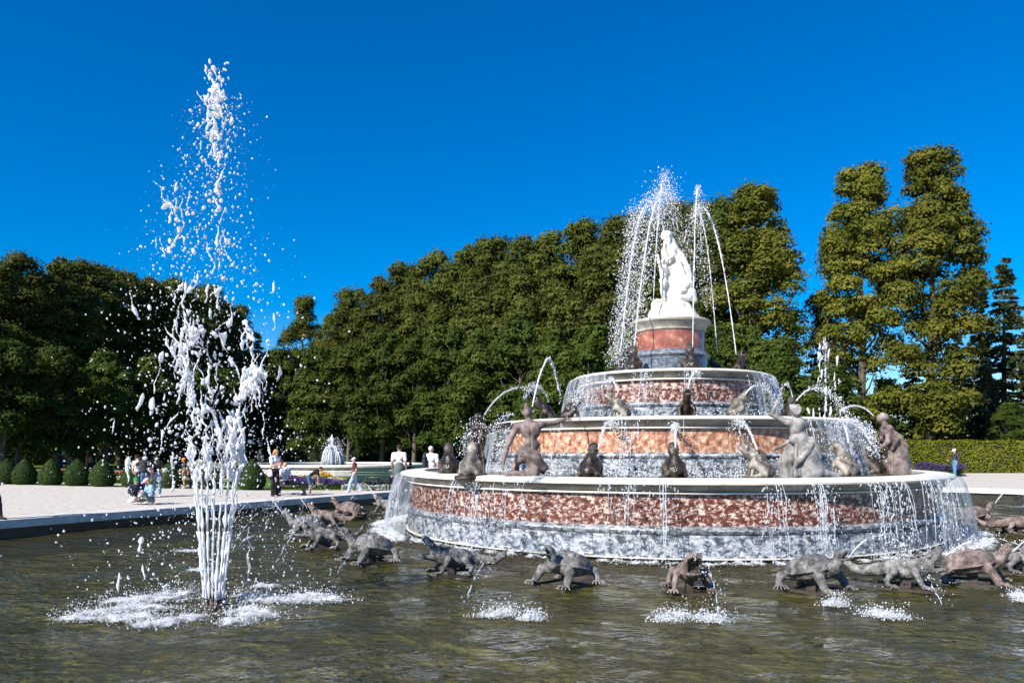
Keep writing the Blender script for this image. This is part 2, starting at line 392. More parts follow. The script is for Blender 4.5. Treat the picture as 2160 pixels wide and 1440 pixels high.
def water_mats():
    # pool surface: fresnel mirror over a see-through, slightly tinted body
    m, n, l, b, out = new_mat('pool_water'); n.remove(b)
    tc = n.new('ShaderNodeTexCoord'); vec = tc.outputs['Object']
    def nz(s, d, st=(1, 1, 1), ds=0.0):
        mp = n.new('ShaderNodeMapping'); mp.inputs['Scale'].default_value = st; mp.inputs['Rotation'].default_value = (0, 0, .35)
        l.new(vec, mp.inputs[0]); return noise(n, l, mp.outputs[0], s, d, .55, ds).outputs[0]
    a = nz(1.35, 3, (1, 1.5, 1), .6); c = nz(5.0, 3, (1, 1.35, 1), .8); e = nz(15, 2)
    def mul(x, k):
        q = n.new('ShaderNodeMath'); q.operation = 'MULTIPLY'; q.inputs[1].default_value = k; l.new(x, q.inputs[0]); return q.outputs[0]
    def plus(x, y):
        q = n.new('ShaderNodeMath'); q.operation = 'ADD'; l.new(x, q.inputs[0]); l.new(y, q.inputs[1]); return q.outputs[0]
    hgt = plus(plus(mul(a, 1.0), mul(c, .36)), mul(e, .07))
    bp = n.new('ShaderNodeBump'); bp.inputs['Strength'].default_value = 1.0; bp.inputs['Distance'].default_value = .17; l.new(hgt, bp.inputs['Height'])
    gl = n.new('ShaderNodeBsdfGlossy'); gl.inputs['Roughness'].default_value = .04; l.new(bp.outputs[0], gl.inputs['Normal'])
    tr = n.new('ShaderNodeBsdfTransparent'); tr.inputs[0].default_value = (.90, .92, .74, 1)
    df = n.new('ShaderNodeBsdfDiffuse'); df.inputs[0].default_value = (.125, .112, .030, 1); l.new(bp.outputs[0], df.inputs['Normal'])
    m1 = n.new('ShaderNodeMixShader'); m1.inputs[0].default_value = .30; l.new(tr.outputs[0], m1.inputs[1]); l.new(df.outputs[0], m1.inputs[2])
    fr = n.new('ShaderNodeFresnel'); fr.inputs[0].default_value = 1.33; l.new(bp.outputs[0], fr.inputs['Normal'])
    m2 = n.new('ShaderNodeMixShader'); l.new(fr.outputs[0], m2.inputs[0]); l.new(m1.outputs[0], m2.inputs[1]); l.new(gl.outputs[0], m2.inputs[2])
    l.new(m2.outputs[0], out.inputs[0]); MT['pool'] = m
    # tray water, nearly black and mirror like
    m, n, l, b, out = new_mat('tray_water')
    b.inputs['Base Color'].default_value = (.022, .016, .009, 1); b.inputs['Roughness'].default_value = .06
    t = noise(n, l, n.new('ShaderNodeTexCoord').outputs['Object'], 9, 3); bp = n.new('ShaderNodeBump'); bp.inputs['Strength'].default_value = .8; bp.inputs['Distance'].default_value = .05
    l.new(t.outputs[0], bp.inputs['Height']); l.new(bp.outputs[0], b.inputs['Normal']); MT['tray'] = m
    # spray: bright broken water
    m, n, l, b, out = new_mat('water_spray'); 
    b.inputs['Base Color'].default_value = (.90, .92, .95, 1); b.inputs['Roughness'].default_value = .12; b.inputs['Specular IOR Level'].default_value = .6
    t = n.new('ShaderNodeBsdfTranslucent'); t.inputs[0].default_value = (.92, .94, .97, 1); mx = n.new('ShaderNodeMixShader'); mx.inputs[0].default_value = .42
    l.new(b.outputs[0], mx.inputs[1]); l.new(t.outputs[0], mx.inputs[2])
    l.new(mx.outputs[0], out.inputs[0]); MT['spray'] = m
    # clear drops and ribbons
    m, n, l, b, out = new_mat('clear_water')
    b.inputs['Base Color'].default_value = (.80, .84, .90, 1); b.inputs['Roughness'].default_value = .06; b.inputs['Specular IOR Level'].default_value = .8
    tp = n.new('ShaderNodeBsdfTransparent'); tp.inputs[0].default_value = (.96, .98, 1, 1); mt = n.new('ShaderNodeMixShader'); mt.inputs[0].default_value = .60
    l.new(b.outputs[0], mt.inputs[1]); l.new(tp.outputs[0], mt.inputs[2]); l.new(mt.outputs[0], out.inputs[0]); MT['clear'] = m
    # falling sheets with streaks
    def sheet(name, lo, hi, sx):
        m, n, l, b, out = new_mat(name)
        b.inputs['Base Color'].default_value = (.66, .72, .80, 1); b.inputs['Roughness'].default_value = .08; b.inputs['Specular IOR Level'].default_value = 1.0
        tc = n.new('ShaderNodeTexCoord'); mp = n.new('ShaderNodeMapping'); mp.inputs['Scale'].default_value = sx; l.new(tc.outputs['UV'], mp.inputs[0])
        z = noise(n, l, mp.outputs[0], 1.0, 4, .7, .3)
        r = ramp(n, l, z.outputs[0], [(.40, lo), (.56, (lo + hi) / 2.6), (.72, hi)])
        bp = n.new('ShaderNodeBump'); bp.inputs['Strength'].default_value = .8; bp.inputs['Distance'].default_value = .06; l.new(z.outputs[0], bp.inputs['Height']); l.new(bp.outputs[0], b.inputs['Normal'])
        tp = n.new('ShaderNodeBsdfTransparent'); mx = n.new('ShaderNodeMixShader'); l.new(r.outputs[0], mx.inputs[0]); l.new(tp.outputs[0], mx.inputs[1]); l.new(b.outputs[0], mx.inputs[2]); l.new(mx.outputs[0], out.inputs[0])
        return m
    MT['sheet'] = sheet('falling_water_sheet', .06, .55, (6.5, .9, 1))
    MT['film'] = sheet('thin_falling_film', .0, .15, (9.0, 1.2, 1))
    # foam on the pool
    m, n, l, b, out = new_mat('foam')
    b.inputs['Base Color'].default_value = (.86, .88, .90, 1); b.inputs['Roughness'].default_value = .5
    tc = n.new('ShaderNodeTexCoord'); z = noise(n, l, tc.outputs['Object'], 7, 8, .75, .8)
    at_ = n.new('ShaderNodeAttribute'); at_.attribute_name = 'w'
    ad = n.new('ShaderNodeMath'); ad.operation = 'ADD'; l.new(z.outputs[0], ad.inputs[0]); l.new(at_.outputs['Fac'], ad.inputs[1])
    r = ramp(n, l, ad.outputs[0], [(.72, 0.0), (.86, .30), (1.0, .85)])
    bp = n.new('ShaderNodeBump'); bp.inputs['Strength'].default_value = .9; bp.inputs['Distance'].default_value = .08; l.new(z.outputs[0], bp.inputs['Height']); l.new(bp.outputs[0], b.inputs['Normal'])
    tp = n.new('ShaderNodeBsdfTransparent'); mx = n.new('ShaderNodeMixShader'); l.new(r.outputs[0], mx.inputs[0]); l.new(tp.outputs[0], mx.inputs[1]); l.new(b.outputs[0], mx.inputs[2]); l.new(mx.outputs[0], out.inputs[0]); MT['foam'] = m
water_mats()

# ================================================================== the setting: ground, pool, gravel
UX = np.array([.517, .856]); NX = np.array([.856, -.517])      # long and short axis of the pool
PC = np.array([4.2, 20.7])
HU, HN, RC = 18.1, 12.3, 5.0

def outline(off=0.0, step=1.9):
    """rounded rectangle of the pool in world xy, offset outwards; same count for every offset"""
    hu, hn = HU - RC, HN - RC
    pts = []
    for k, (su, sn) in enumerate(((1, 1), (-1, 1), (-1, -1), (1, -1))):
        a0 = [0, 90, 180, 270][k]
        for a in np.linspace(a0, a0 + 90, 7):
            t = math.radians(a)
            pts.append((su * hu + (RC + off) * math.cos(t), sn * hn + (RC + off) * math.sin(t)))
        nu, nn = [(-1, 1), (-1, -1), (1, -1), (1, 1)][k]
        L = 2 * hu if k % 2 == 0 else 2 * hn
        a = pts[-1]; t = math.radians(a0 + 90)
        b = (nu * hu + (RC + off) * math.cos(t), nn * hn + (RC + off) * math.sin(t))
        m = int(L / step)
        for q in range(1, m):
            f = q / m; pts.append((a[0] + (b[0] - a[0]) * f, a[1] + (b[1] - a[1]) * f))
    P = np.array(pts)
    return PC + P[:, :1] * UX + P[:, 1:] * NX

def ring(name, A, B, za, zb, mat, kind='structure', parent=None):
    n = len(A)
    V = np.vstack([np.c_[A, np.full(n, za)], np.c_[B, np.full(n, zb)]])
    i = np.arange(n); j = (i + 1) % n
    Q = np.stack([i, j, j + n, i + n], 1)
    o = mk(name, V, Q, mat, parent, smooth=False)
    if kind: tag(o, kind=kind)
    return o

def up_faces(o):
    import bmesh
    bm = bmesh.new(); bm.from_mesh(o.data)
    for f in bm.faces:
        if f.normal.z < 0: f.normal_flip()
    bm.to_mesh(o.data); bm.free(); return o

far = outline(0); far = PC + (far - PC) / np.linalg.norm(far - PC, axis=1)[:, None] * 1500
up_faces(ring('ground', outline(.9), far, 0, 0, MT['soil']))
up_faces(ring('gravel', outline(.86), outline(34), .004, .004, MT['gravel']))

def sheet_poly(name, pts, z, mat, kind='structure'):
    V = [(p[0], p[1], z) for p in pts]
    o = mk(name, V, [np.arange(len(V))[None, :]], mat, smooth=False); up_faces(o)
    return tag(o, kind=kind)

sheet_poly('lawn', [(-70, 52), (-22.9, 36.4), (-10.6, 31.6), (-4.5, 31.9), (2, 37), (14, 58), (6, 150), (-110, 150)], .008, MT['grass'])
sheet_poly('gravel_path', [(-80, 47.5), (-26, 39.0), (-13, 33.8), (-12.6, 34.7), (-26, 40.2), (-80, 49)], .012, MT['gravel'])
sheet_poly('woodland_floor', [(26, 55.2), (80, 56.4), (110, 150), (6, 150), (12, 60)], .008, MT['soil'])
sheet_poly('grass_verge', [(26, 51.5), (30.5, 51.8), (30, 55.2), (24, 56)], .012, MT['grass'])

# kerb stones and pool wall
IN, OUT = outline(0), outline(.9)
kroot = empty('pool_kerb', (PC[0], PC[1], 0), 0, 'long rounded kerb of pale stone slabs around the pool', 'kerb')
nK = len(IN)
def slab(A0, A1, B0, B1, z0, z1, g=.004):
    e = (A1 - A0); L = np.linalg.norm(e) + 1e-9; e = e / L * g
    q = [A0 + e, A1 - e, B1 - e, B0 + e]
    return np.array([[*p, z] for z in (z0, z1) for p in q])
for i in range(nK):
    j = (i + 1) % nK
    V = slab(IN[i], IN[j], OUT[i], OUT[j], -.15, .045) - np.array([PC[0], PC[1], 0])
    mk('kerb_stone', V, [[0, 1, 5, 4], [1, 2, 6, 5], [2, 3, 7, 6], [3, 0, 4, 7], [4, 5, 6, 7], [3, 2, 1, 0]], MT['kerb'], kroot, smooth=False)
wl = outline(.10)
ring('pool_wall', wl, wl, -.15, -.95, MT['poolwall'], None, kroot).location = (-PC[0], -PC[1], 0)
ring('soffit', outline(.03), wl, -.149, -.149, MT['poolwall'], None, kroot).location = (-PC[0], -PC[1], 0)
def fill(name, P, z, mat):
    V = np.vstack([np.c_[P, np.full(len(P), z)], [[PC[0], PC[1], z]]]); n = len(P); i = np.arange(n)
    o = mk(name, V, np.stack([i, (i + 1) % n, np.full(n, n)], 1), mat, smooth=False); up_faces(o); return tag(o, kind='structure')
fill('pool_floor', outline(.2), -.86, MT['poolfloor'])
# the water sheet, gently rolling
def water_sheet():
    g = 110; s = np.linspace(-1, 1, g); a, b = np.meshgrid(s * (HU + .06), s * (HN + .06), indexing='ij')
    # pull the grid corners onto the rounded outline
    du = np.maximum(np.abs(a) - (HU - RC), 0); dn = np.maximum(np.abs(b) - (HN - RC), 0)
    d = np.hypot(du, dn); f = np.where(d > RC + .06, (RC + .06) / np.maximum(d, 1e-6), 1)
    a2 = np.sign(a) * (np.minimum(np.abs(a), HU - RC) + du * f); b2 = np.sign(b) * (np.minimum(np.abs(b), HN - RC) + dn * f)
    P = PC + a2.reshape(-1, 1) * UX + b2.reshape(-1, 1) * NX
    x, y = P[:, 0], P[:, 1]
    z = ZW + .012 * np.sin(1.9 * x + .8 * y) + .010 * np.sin(-1.1 * x + 2.3 * y + 1) + .007 * np.sin(3.7 * x + 2.9 * y + 2)
    k = np.arange(g - 1); i = (k[:, None] * g + k[None, :]).ravel()
    o = mk('pool_water', np.c_[P, z], np.stack([i, i + g, i + g + 1, i + 1], 1), MT['pool']); up_faces(o)
    tag(o, kind='structure')
water_sheet()

# ================================================================== the tiered fountain
A1 = math.radians(11.0); A2 = math.radians(11.75); DC = 21.1
C1 = np.array([math.sin(A1) * DC, math.cos(A1) * DC]); C2 = np.array([math.sin(A2) * DC, math.cos(A2) * DC])
FW = -C1 / DC; RT = np.array([-FW[1], FW[0]])      # towards the camera / to the camera's right
RT = np.array([math.cos(A1), -math.sin(A1)])
def ringpt(C, deg, r, z):
    t = math.radians(deg); p = C + r * (FW * math.cos(t) + RT * math.sin(t)); return Vector((p[0], p[1], z))
def deg_of(px, C, r):
    best = min(np.arange(-150, 150, .25), key=lambda t: abs(1080 + FPX * ringpt(C, t, r, 0).x / ringpt(C, t, r, 0).y - px) + (abs(t) > 95) * 1e4)
    return float(best)

fountain = empty('tiered_fountain', (C1[0], C1[1], ZW), 0, 'round four-tiered marble fountain with pale rims and red bands', 'fountain')
def arc_data(name, prof, a, mat, seg=6, gap=.004):
    P = np.array(prof, float); n = len(P); rm = P[:, 0].max()
    an = np.linspace(gap / rm, a - gap / rm, seg + 1)
    V = np.stack([np.outer(np.cos(an), P[:, 0]), np.outer(np.sin(an), P[:, 0]), np.tile(P[:, 1], (seg + 1, 1))], -1).reshape(-1, 3)
    i = np.arange(seg)[:, None] * n; j = np.arange(n)[None, :]; k = (j + 1) % n
    Q = np.stack([i + j, i + k, i + k + n, i + j + n], -1).reshape(-1, 4)
    e0 = np.arange(n)[::-1][None, :]; e1 = (seg * n + np.arange(n))[None, :]
    me = mesh_data(name, V, [Q, e0, e1], mat, True)
    import bmesh
    bm = bmesh.new(); bm.from_mesh(me); bmesh.ops.recalc_face_normals(bm, faces=bm.faces); bm.to_mesh(me); bm.free()
    me.set_sharp_from_angle(angle=math.radians(32))
    return me
def disc(name, r, z, mat, parent, loc, n=72):
    an = np.linspace(0, 2 * np.pi, n, endpoint=False)
    V = np.vstack([np.c_[r * np.cos(an), r * np.sin(an), np.full(n, z)], [[0, 0, z]]]); i = np.arange(n)
    return mk(name, V, np.stack([i, (i + 1) % n, np.full(n, n)], 1), mat, parent, loc=loc)
def tier(name, C, R, zt, zf, zg, zr, zt2, zp, zb, n, red, ph, lab, bot=None, over=.25):
    """zt rim top, zf rim underside, zg fascia foot, zr red panel foot, zp torus foot, zb panel foot"""
    off = (C[0] - C1[0], C[1] - C1[1], -ZW)
    w = R - over - .03
    an = np.linspace(0, 2 * np.pi, 96, endpoint=False)
    core = [(w - .12, zf - .02), (w - .12, (bot or zb) + .0)]
    V = np.concatenate([np.c_[r * np.cos(an), r * np.sin(an), np.full(96, z)] for r, z in core]); i = np.arange(96); j = (i + 1) % 96
    root = mk(name, V, np.stack([i, j, j + 96, i + 96], 1)[:, ::-1], MT['joint'], fountain, loc=off)
    tag(root, lab)
    a = 2 * math.pi / n
    h = zt - zf
    rim = [(R - .62, zt), (R - .3, zt), (R - .12, zt - .012), (R - .04, zt - .03), (R, zt - h * .62), (R - .008, zf + .012), (R - .04, zf), (R - .62, zf)]
    fas = [(R - .05, zf - .003), (R - .06, zf - .02), (R - .10, zf - .35 * (zf - zg)), (R - .17, zf - .68 * (zf - zg)), (R - .215, zg + .008), (R - .23, zg), (w - .1, zg), (w - .1, zf - .003)]
    fil = [(w + .085, zg - .003), (w + .095, zg - .018), (w + .085, zg - .036), (w + .03, zg - .043), (w - .1, zg - .043), (w - .1, zg - .003)]
    pan = [(w, zg - .046), (w, zr), (w - .1, zr), (w - .1, zg - .046)]
    tor = [(w - .1, zr - .003), (w + .05, zr - .003), (w + .115, zr - .25 * (zr - zp)), (w + .135, zr - .5 * (zr - zp)), (w + .12, zr - .75 * (zr - zp)), (w + .075, zp), (w - .1, zp)]
    bas = [(w - .1, zp - .003), (w + .09, zp - .003), (w + .09, zb), (w - .1, zb)]
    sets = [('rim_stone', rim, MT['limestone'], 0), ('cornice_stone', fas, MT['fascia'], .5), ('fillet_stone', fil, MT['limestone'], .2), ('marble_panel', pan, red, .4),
            ('moulding_stone', tor, MT['grey'], .1), ('base_panel', bas, MT['grey'], .3)]
    if bot is not None:
        sets.append(('ledge_stone', [(w - .1, zb - .003), (w + .14, zb - .003), (w + .14, zb - .022), (w - .1, zb - .022)], MT['limestone'], .6))
        sets.append(('footing_stone', [(w - .1, zb - .025), (w + .06, zb - .025), (w + .06, bot), (w - .1, bot)], MT['wetbase'], .1))
    for nm, pr, mt, o in sets:
        me = arc_data(nm, pr, a, mt)
        for q in range(n):
            share(nm, me, root, (0, 0, 0), ph + (q + o) * a)
    disc('tray_water', R - .6, zt - .03, MT['tray'], root, (0, 0, 0))
    return root
FULL = [
 tier('lowest_tier', C1, 7.0, 1.165, 1.05, .915, .28, None, .125, -.295, 24, MT['red'], .07, 'widest tier with dark red marble band', bot=-.95),
 tier('second_tier', C2, 4.76, 2.43, 2.335, 2.195, 1.64, None, 1.50, 1.0, 18, MT['salmon'], .11, 'second tier with salmon orange marble band'),
 tier('third_tier', C2, 2.62, 3.67, 3.575, 3.43, 2.87, None, 2.73, 2.3, 12, MT['red'], .0, 'third tier with wet red marble band', over=.22)]
off = (C2[0] - C1[0], C2[1] - C1[1], -ZW)
def lathe(name, prof, mat, parent, seg=64, loc=(0, 0, 0), ang=32):
    P = np.array(prof, float); n = len(P); an = np.linspace(0, 2 * np.pi, seg, endpoint=False)
    V = np.stack([np.outer(np.cos(an), P[:, 0]), np.outer(np.sin(an), P[:, 0]), np.tile(P[:, 1], (seg, 1))], -1).reshape(-1, 3)
    i = np.arange(seg)[:, None] * n; i2 = ((np.arange(seg) + 1) % seg)[:, None] * n; j = np.arange(n - 1)[None, :]
    Q = np.stack([i + j, i2 + j, i2 + j + 1, i + j + 1], -1).reshape(-1, 4)
    o = mk(name, V, Q, mat, parent, loc=loc); o.data.set_sharp_from_angle(angle=math.radians(ang)); return o
drum = lathe('drum', [(.89, 4.9), (.89, 3.5)][::-1], MT['redpolished'], fountain, loc=off)
tag(drum, 'topmost drum of polished red marble under the statue')
a8 = 2 * math.pi / 8
for nm, pr, mt, o in (('base_panel', [(.85, 3.5), (1.0, 3.5), (1.0, 4.14), (.85, 4.14)], MT['greydark'], 0), ('moulding_stone', [(.85, 4.143), (1.01, 4.143), (1.045, 4.2), (1.02, 4.27), (.96, 4.335), (.85, 4.335)], MT['greydark'], .4),
                      ('marble_panel', [(.85, 4.338), (.925, 4.338), (.925, 4.85), (.85, 4.85)], MT['redpolished'], .2)):
    me = arc_data(nm, pr, a8, mt, 8, .002)
    for q in range(8): share(nm, me, drum, (0, 0, 0), (q + o) * a8)
lathe('cornice', [(.85, 4.853), (.95, 4.853), (.965, 4.88), (.94, 4.90), (.95, 4.93), (1.0, 4.98), (1.05, 5.05), (1.085, 5.075), (1.095, 5.11), (1.085, 5.14), (1.06, 5.145), (0, 5.147)], MT['fascia'], drum)
lathe('cornice_top', [(1.064, 5.149), (1.04, 5.165), (.0, 5.168)], MT['limestone'], drum)

# ------------------------------------------------------------------ falling water on the tiers
def uv_grid(name, V, nu, nv, uv, mat, label, cat, group=None):
    i = (np.arange(nu - 1)[:, None] * nv + np.arange(nv - 1)[None, :]).ravel()
    Q = np.stack([i, i + nv, i + nv + 1, i + 1], 1)
    o = mk(name, V, Q, mat)
    L = o.data.uv_layers.new(name='UVMap'); L.data.foreach_set('uv', np.asarray(uv, float)[Q.ravel()].ravel())
    return tag(o, label, cat, group)
def curtain(C, R, z0, z1, a0, a1, v, mat, label, name='water_curtain', ragged=.0):
    nu = max(8, int(abs(a1 - a0) * R / 3)); nv = 20
    an = np.linspace(a0, a1, nu); t = np.linspace(0, 1, nv)
    V = []; uv = []
    for a in an:
        w = .03 * math.sin(a * 1.9) + .02 * math.sin(a * 5.3 + 1)
        for s in t:
            r = R + .015 + (v + w) * math.sqrt(max(s, 0)) ; z = z0 + (z1 - z0) * s
            if s == 0: z += .025; r -= .16
            V.append(ringpt(C, a, r, z)); uv.append((math.radians(a) * R, z))
    return uv_grid(name, np.array([tuple(p) for p in V]), nu, nv, uv, mat, label, 'water')
curtain(C1, 7.0, 1.15, ZW, 47, 112, .42, MT['sheet'], 'thick sheet of water pouring over right end of lowest tier')
curtain(C1, 7.0, 1.15, ZW, -104, -50, .40, MT['sheet'], 'sheet of water pouring over left end of lowest tier')
curtain(C2, 4.76, 2.40, 1.13, -125, -58, .40, MT['sheet'], 'water sheet falling off left end of second tier')
curtain(C2, 4.76, 2.40, 1.13, 38, 120, .40, MT['sheet'], 'water sheet falling off right end of second tier')
curtain(C2, 2.62, 3.64, 2.41, -130, -35, .34, MT['sheet'], 'water sheet falling off left end of third tier')
curtain(C2, 2.62, 3.64, 2.41, 45, 130, .34, MT['sheet'], 'water sheet falling off right end of third tier')

# drops, ribbons, broken jets ------------------------------------------------
def ico(sub):
    import bmesh
    bm = bmesh.new(); bmesh.ops.create_icosphere(bm, subdivisions=sub, radius=1)
    V = np.array([v.co[:] for v in bm.verts]); F = np.array([[v.index for v in f.verts] for f in bm.faces]); bm.free(); return V, F
ICO1, ICO2 = ico(1), ico(2)
OCT = (np.array([[1, 0, 0], [-1, 0, 0], [0, 1, 0], [0, -1, 0], [0, 0, 1], [0, 0, -1]], float), np.array([[0, 2, 4], [2, 1, 4], [1, 3, 4], [3, 0, 4], [2, 0, 5], [1, 2, 5], [3, 1, 5], [0, 3, 5]]))
def drops(g, P, r, stretch=1.0, lump=.2, base=None):
    P = np.asarray(P, float); r = np.broadcast_to(np.asarray(r, float), (len(P),)); st = np.broadcast_to(np.asarray(stretch, float), (len(P),))
    if base is not None: return drops_(g, P, r, st, lump, base)
    big = r > .0065
    drops_(g, P[big], r[big], st[big], lump, ICO1); drops_(g, P[~big], r[~big], st[~big], lump, OCT)
def drops_(g, P, r, stretch, lump, base):
    """adds drops at P (n,3) with radius r (n) to Geo g, stretched upwards"""
    P = np.asarray(P, float); n = len(P)
    if n == 0: return
    r = np.broadcast_to(np.asarray(r, float), (n,)); st = np.broadcast_to(np.asarray(stretch, float), (n,))
    B, F = base; m = len(B)
    S = np.stack([r * rng.uniform(.75, 1.25, n), r * rng.uniform(.75, 1.25, n), r * st], 1)
    ph = rng.uniform(0, 6.28, (n, 1, 3)); lp = (np.sin(B[None] * 2.6 + ph).sum(2, keepdims=True)) / 2.2
    V = B[None] * (1 + lump * lp) * S[:, None, :] + P[:, None, :]
    V[:, :, 0] += (V[:, :, 2] - P[:, None, 2]) * rng.normal(0, .18, n)[:, None]
    T = (F[None] + (np.arange(n) * m)[:, None, None]).reshape(-1, 3)
    g.add(V.reshape(-1, 3), None, T)
def strand(g, a, b, r, wob=.03, n=None, seg=6, taper=True, sag=0.0):
    """a wavy rope of water with uneven thickness"""
    a = np.asarray(tuple(a), float); b = np.asarray(tuple(b), float); L = np.linalg.norm(b - a)
    n = n or max(6, int(L / max(.022, r * 1.1)))
    t = np.linspace(0, 1, n); P = a + (b - a) * t[:, None]
    for ax in range(3):
        ph = rng.uniform(0, 6.28, 3); fr = rng.uniform(1, 9, 3) * L
        P[:, ax] += wob * (np.sin(fr[0] * t * 2 + ph[0]) + .6 * np.sin(fr[1] * t * 3 + ph[1]) + .4 * np.sin(fr[2] * t * 6 + ph[2])) * (.4 if ax == 2 else 1) * .6
    w_ = rng.normal(0, 1, n + 8); w_ = np.convolve(w_, np.hanning(9)[1:-1] / 2.2, 'same')[4:n + 4]
    R = r * np.clip(.75 + .5 * np.cumsum(rng.normal(0, .45, n)) / math.sqrt(n) + w_ * .42, .18, 2.2)
    if taper: R *= np.clip(np.minimum(t, 1 - t) * 6, .12, 1)
    g.tube(P, R, seg)
def para(p0, p1, h, n):
    """ballistic arc from p0 to p1 whose top lies at height h"""
    p0 = np.asarray(tuple(p0), float); p1 = np.asarray(tuple(p1), float)
    u0 = math.sqrt(max(h - p0[2], 1e-3)); u1 = math.sqrt(max(h - p1[2], 1e-3)); T = u0 + u1
    t = np.linspace(0, T, n); P = p0 + (p1 - p0) * (t / T)[:, None]; P[:, 2] = h - (t - u0) ** 2
    return P
def arc_jet(label, p0, p1, h, r0=.018, r1=.03, solid=.45, nd=220, spread=.06, mat='clear', group=None, cat='water jet'):
    g = Geo(); M = 132; P = para(p0, p1, h, M); m = max(9, int(M * solid))
    w = np.cumsum(rng.normal(0, .0028, (M, 3)), 0); Q = P + (w + rng.normal(0, .003, (M, 3))) * np.linspace(0, 1.5, M)[:, None]
    R = np.linspace(r0 * .8, r1 * .8, M) * np.clip(1 + np.linspace(.2, .55, M) * rng.normal(0, 1, M), .35, 2.0)
    g.tube(Q[:m], R[:m] * np.r_[np.ones(m - 3), .8, .5, .2], 6)
    o = tag(g.out('water_jet', MT[mat]), label, cat, group)
    g = Geo(); k = m
    while k < M - 8:                                    # then it breaks into ropes
        e = min(M - 1, k + int(rng.integers(4, 12)))
        if rng.random() < .75: g.tube(Q[k:e], R[k:e] * .45 * np.sin(np.linspace(.25, 2.9, e - k)), 5)
        k = e + int(rng.integers(0, 4))
    s = rng.power(1.7, nd); i = np.minimum((s * (M - 1)).astype(int), M - 2); f = (s * (M - 1) - i)[:, None]
    C = Q[i] * (1 - f) + Q[i + 1] * f + rng.normal(0, 1, (nd, 3)) * (spread * (.15 + s))[:, None]
    drops(g, C, rng.uniform(.2, 1.0, nd) ** 2.5 * min(r1, .032) * .36 + .0028, rng.uniform(.8, 1.8, nd))
    tag(g.out('spray_drops', MT[mat], o), kind='stuff')
    return o

def ribbons(C, R, z0, z1, angs, v, label, rr=.010, nd=900, spread=.05):
    g = Geo()
    for a in angs:
        w = rng.uniform(.4, 1.5) * rr; t = np.linspace(0, 1, 13); vv = v * rng.uniform(.35, 1.25); da = np.cumsum(rng.normal(0, .06, 13))
        end = rng.uniform(.35, 1); st = rng.uniform(0, .5) * end if rng.random() < .5 else 0
        tt = st + (end - st) * t
        P = [tuple(ringpt(C, a + da[q] + tt[q] * rng.normal(0, .1), R + .02 + vv * math.sqrt(tt[q]), z0 + (z1 - z0) * tt[q])) for q in range(13)]
        g.tube(P, w * np.clip(1 + rng.normal(0, .35, 13), .3, 1.9) * np.clip((1.05 - t) * 4, .2, 1), 5)
    A = rng.choice(angs, nd) + rng.normal(0, 1.1, nd); T = rng.uniform(0.02, 1, nd); vv = v * rng.uniform(.2, 1.5, nd)
    P = np.array([tuple(ringpt(C, A[q], R + .02 + vv[q] * math.sqrt(T[q]), z0 + (z1 - z0) * T[q])) for q in range(nd)])
    drops(g, P, rng.uniform(.25, 1, nd) ** 3 * .013 + .003, rng.uniform(1, 3.5, nd))
    o = g.out('water_ribbons', MT['clear']); return tag(o, label, 'water', kind='stuff')
def clustered(a, b, m, n, s=1.0):
    c = rng.uniform(a, b, m); return np.clip(rng.choice(c, n) + rng.normal(0, s, n) * rng.choice([.5, 1, 2.2], n), a - 3, b + 3)
ribbons(C1, 7.0, 1.10, ZW, np.r_[clustered(-62, 62, 15, 48), clustered(18, 60, 8, 26)], .34, 'thin ribbons and drops of water dripping down front of lowest tier', rr=.006, nd=3600)
ribbons(C2, 4.76, 2.38, 1.13, clustered(-80, 70, 11, 36, 1.4), .26, 'thin ribbons of water dripping down second tier', rr=.005, nd=2200)
ribbons(C2, 2.62, 3.62, 2.41, clustered(-100, 100, 10, 32, 2), .24, 'thin ribbons of water dripping down third tier', rr=.005, nd=1800)

# foam on the pool -----------------------------------------------------------
def foam_patch(pts, label, h=.10, nd=700, name='splash', grid=.05, mound=.05):
    """pts: (x, y, rx, ry) ellipses of churned water; a foam skin with alpha from noise, and flying drops"""
    pts = np.array(pts, float)
    lo = (pts[:, :2] - pts[:, 2:] * 1.5).min(0); hi = (pts[:, :2] + pts[:, 2:] * 1.5).max(0)
    nx, ny = max(4, int((hi[0] - lo[0]) / grid)), max(4, int((hi[1] - lo[1]) / grid))
    X, Y = np.meshgrid(np.linspace(lo[0], hi[0], nx), np.linspace(lo[1], hi[1], ny), indexing='ij')
    Wt = np.zeros_like(X)
    for x, y, rx, ry in pts:
        d = ((X - x) / rx) ** 2 + ((Y - y) / ry) ** 2
        Wt = np.maximum(Wt, np.clip(1.15 - d * .75, 0, 1))
    rough = rng.normal(0, 1, X.shape); rough = (rough + np.roll(rough, 1, 0) + np.roll(rough, 1, 1) + np.roll(rough, (1, 1), (0, 1))) / 2
    Z = ZW + .022 + Wt * (mound + rough * mound * .45)
    i = (np.arange(nx - 1)[:, None] * ny + np.arange(ny - 1)[None, :]).ravel()
    Q = np.stack([i, i + ny, i + ny + 1, i + 1], 1); w = Wt.ravel(); Q = Q[(w[Q] > .02).any(1)]
    o = mk(name, np.c_[X.ravel(), Y.ravel(), Z.ravel()], Q, MT['foam'])
    at_ = o.data.attributes.new('w', 'FLOAT', 'POINT'); at_.data.foreach_set('value', (w * .50).astype(np.float32))
    tag(o, label, 'foam', kind='stuff')
    g = Geo(); k = rng.integers(0, len(pts), nd); q = rng.normal(0, .55, (nd, 2)) * pts[k, 2:] + pts[k, :2]
    z = ZW + .02 + rng.exponential(h * .5, nd)
    drops(g, np.c_[q, z], rng.uniform(.1, 1, nd) ** 3 * .007 + .002, rng.uniform(.8, 2, nd))
    tag(g.out('spray_drops', MT['spray'], o), kind='stuff')
    return o

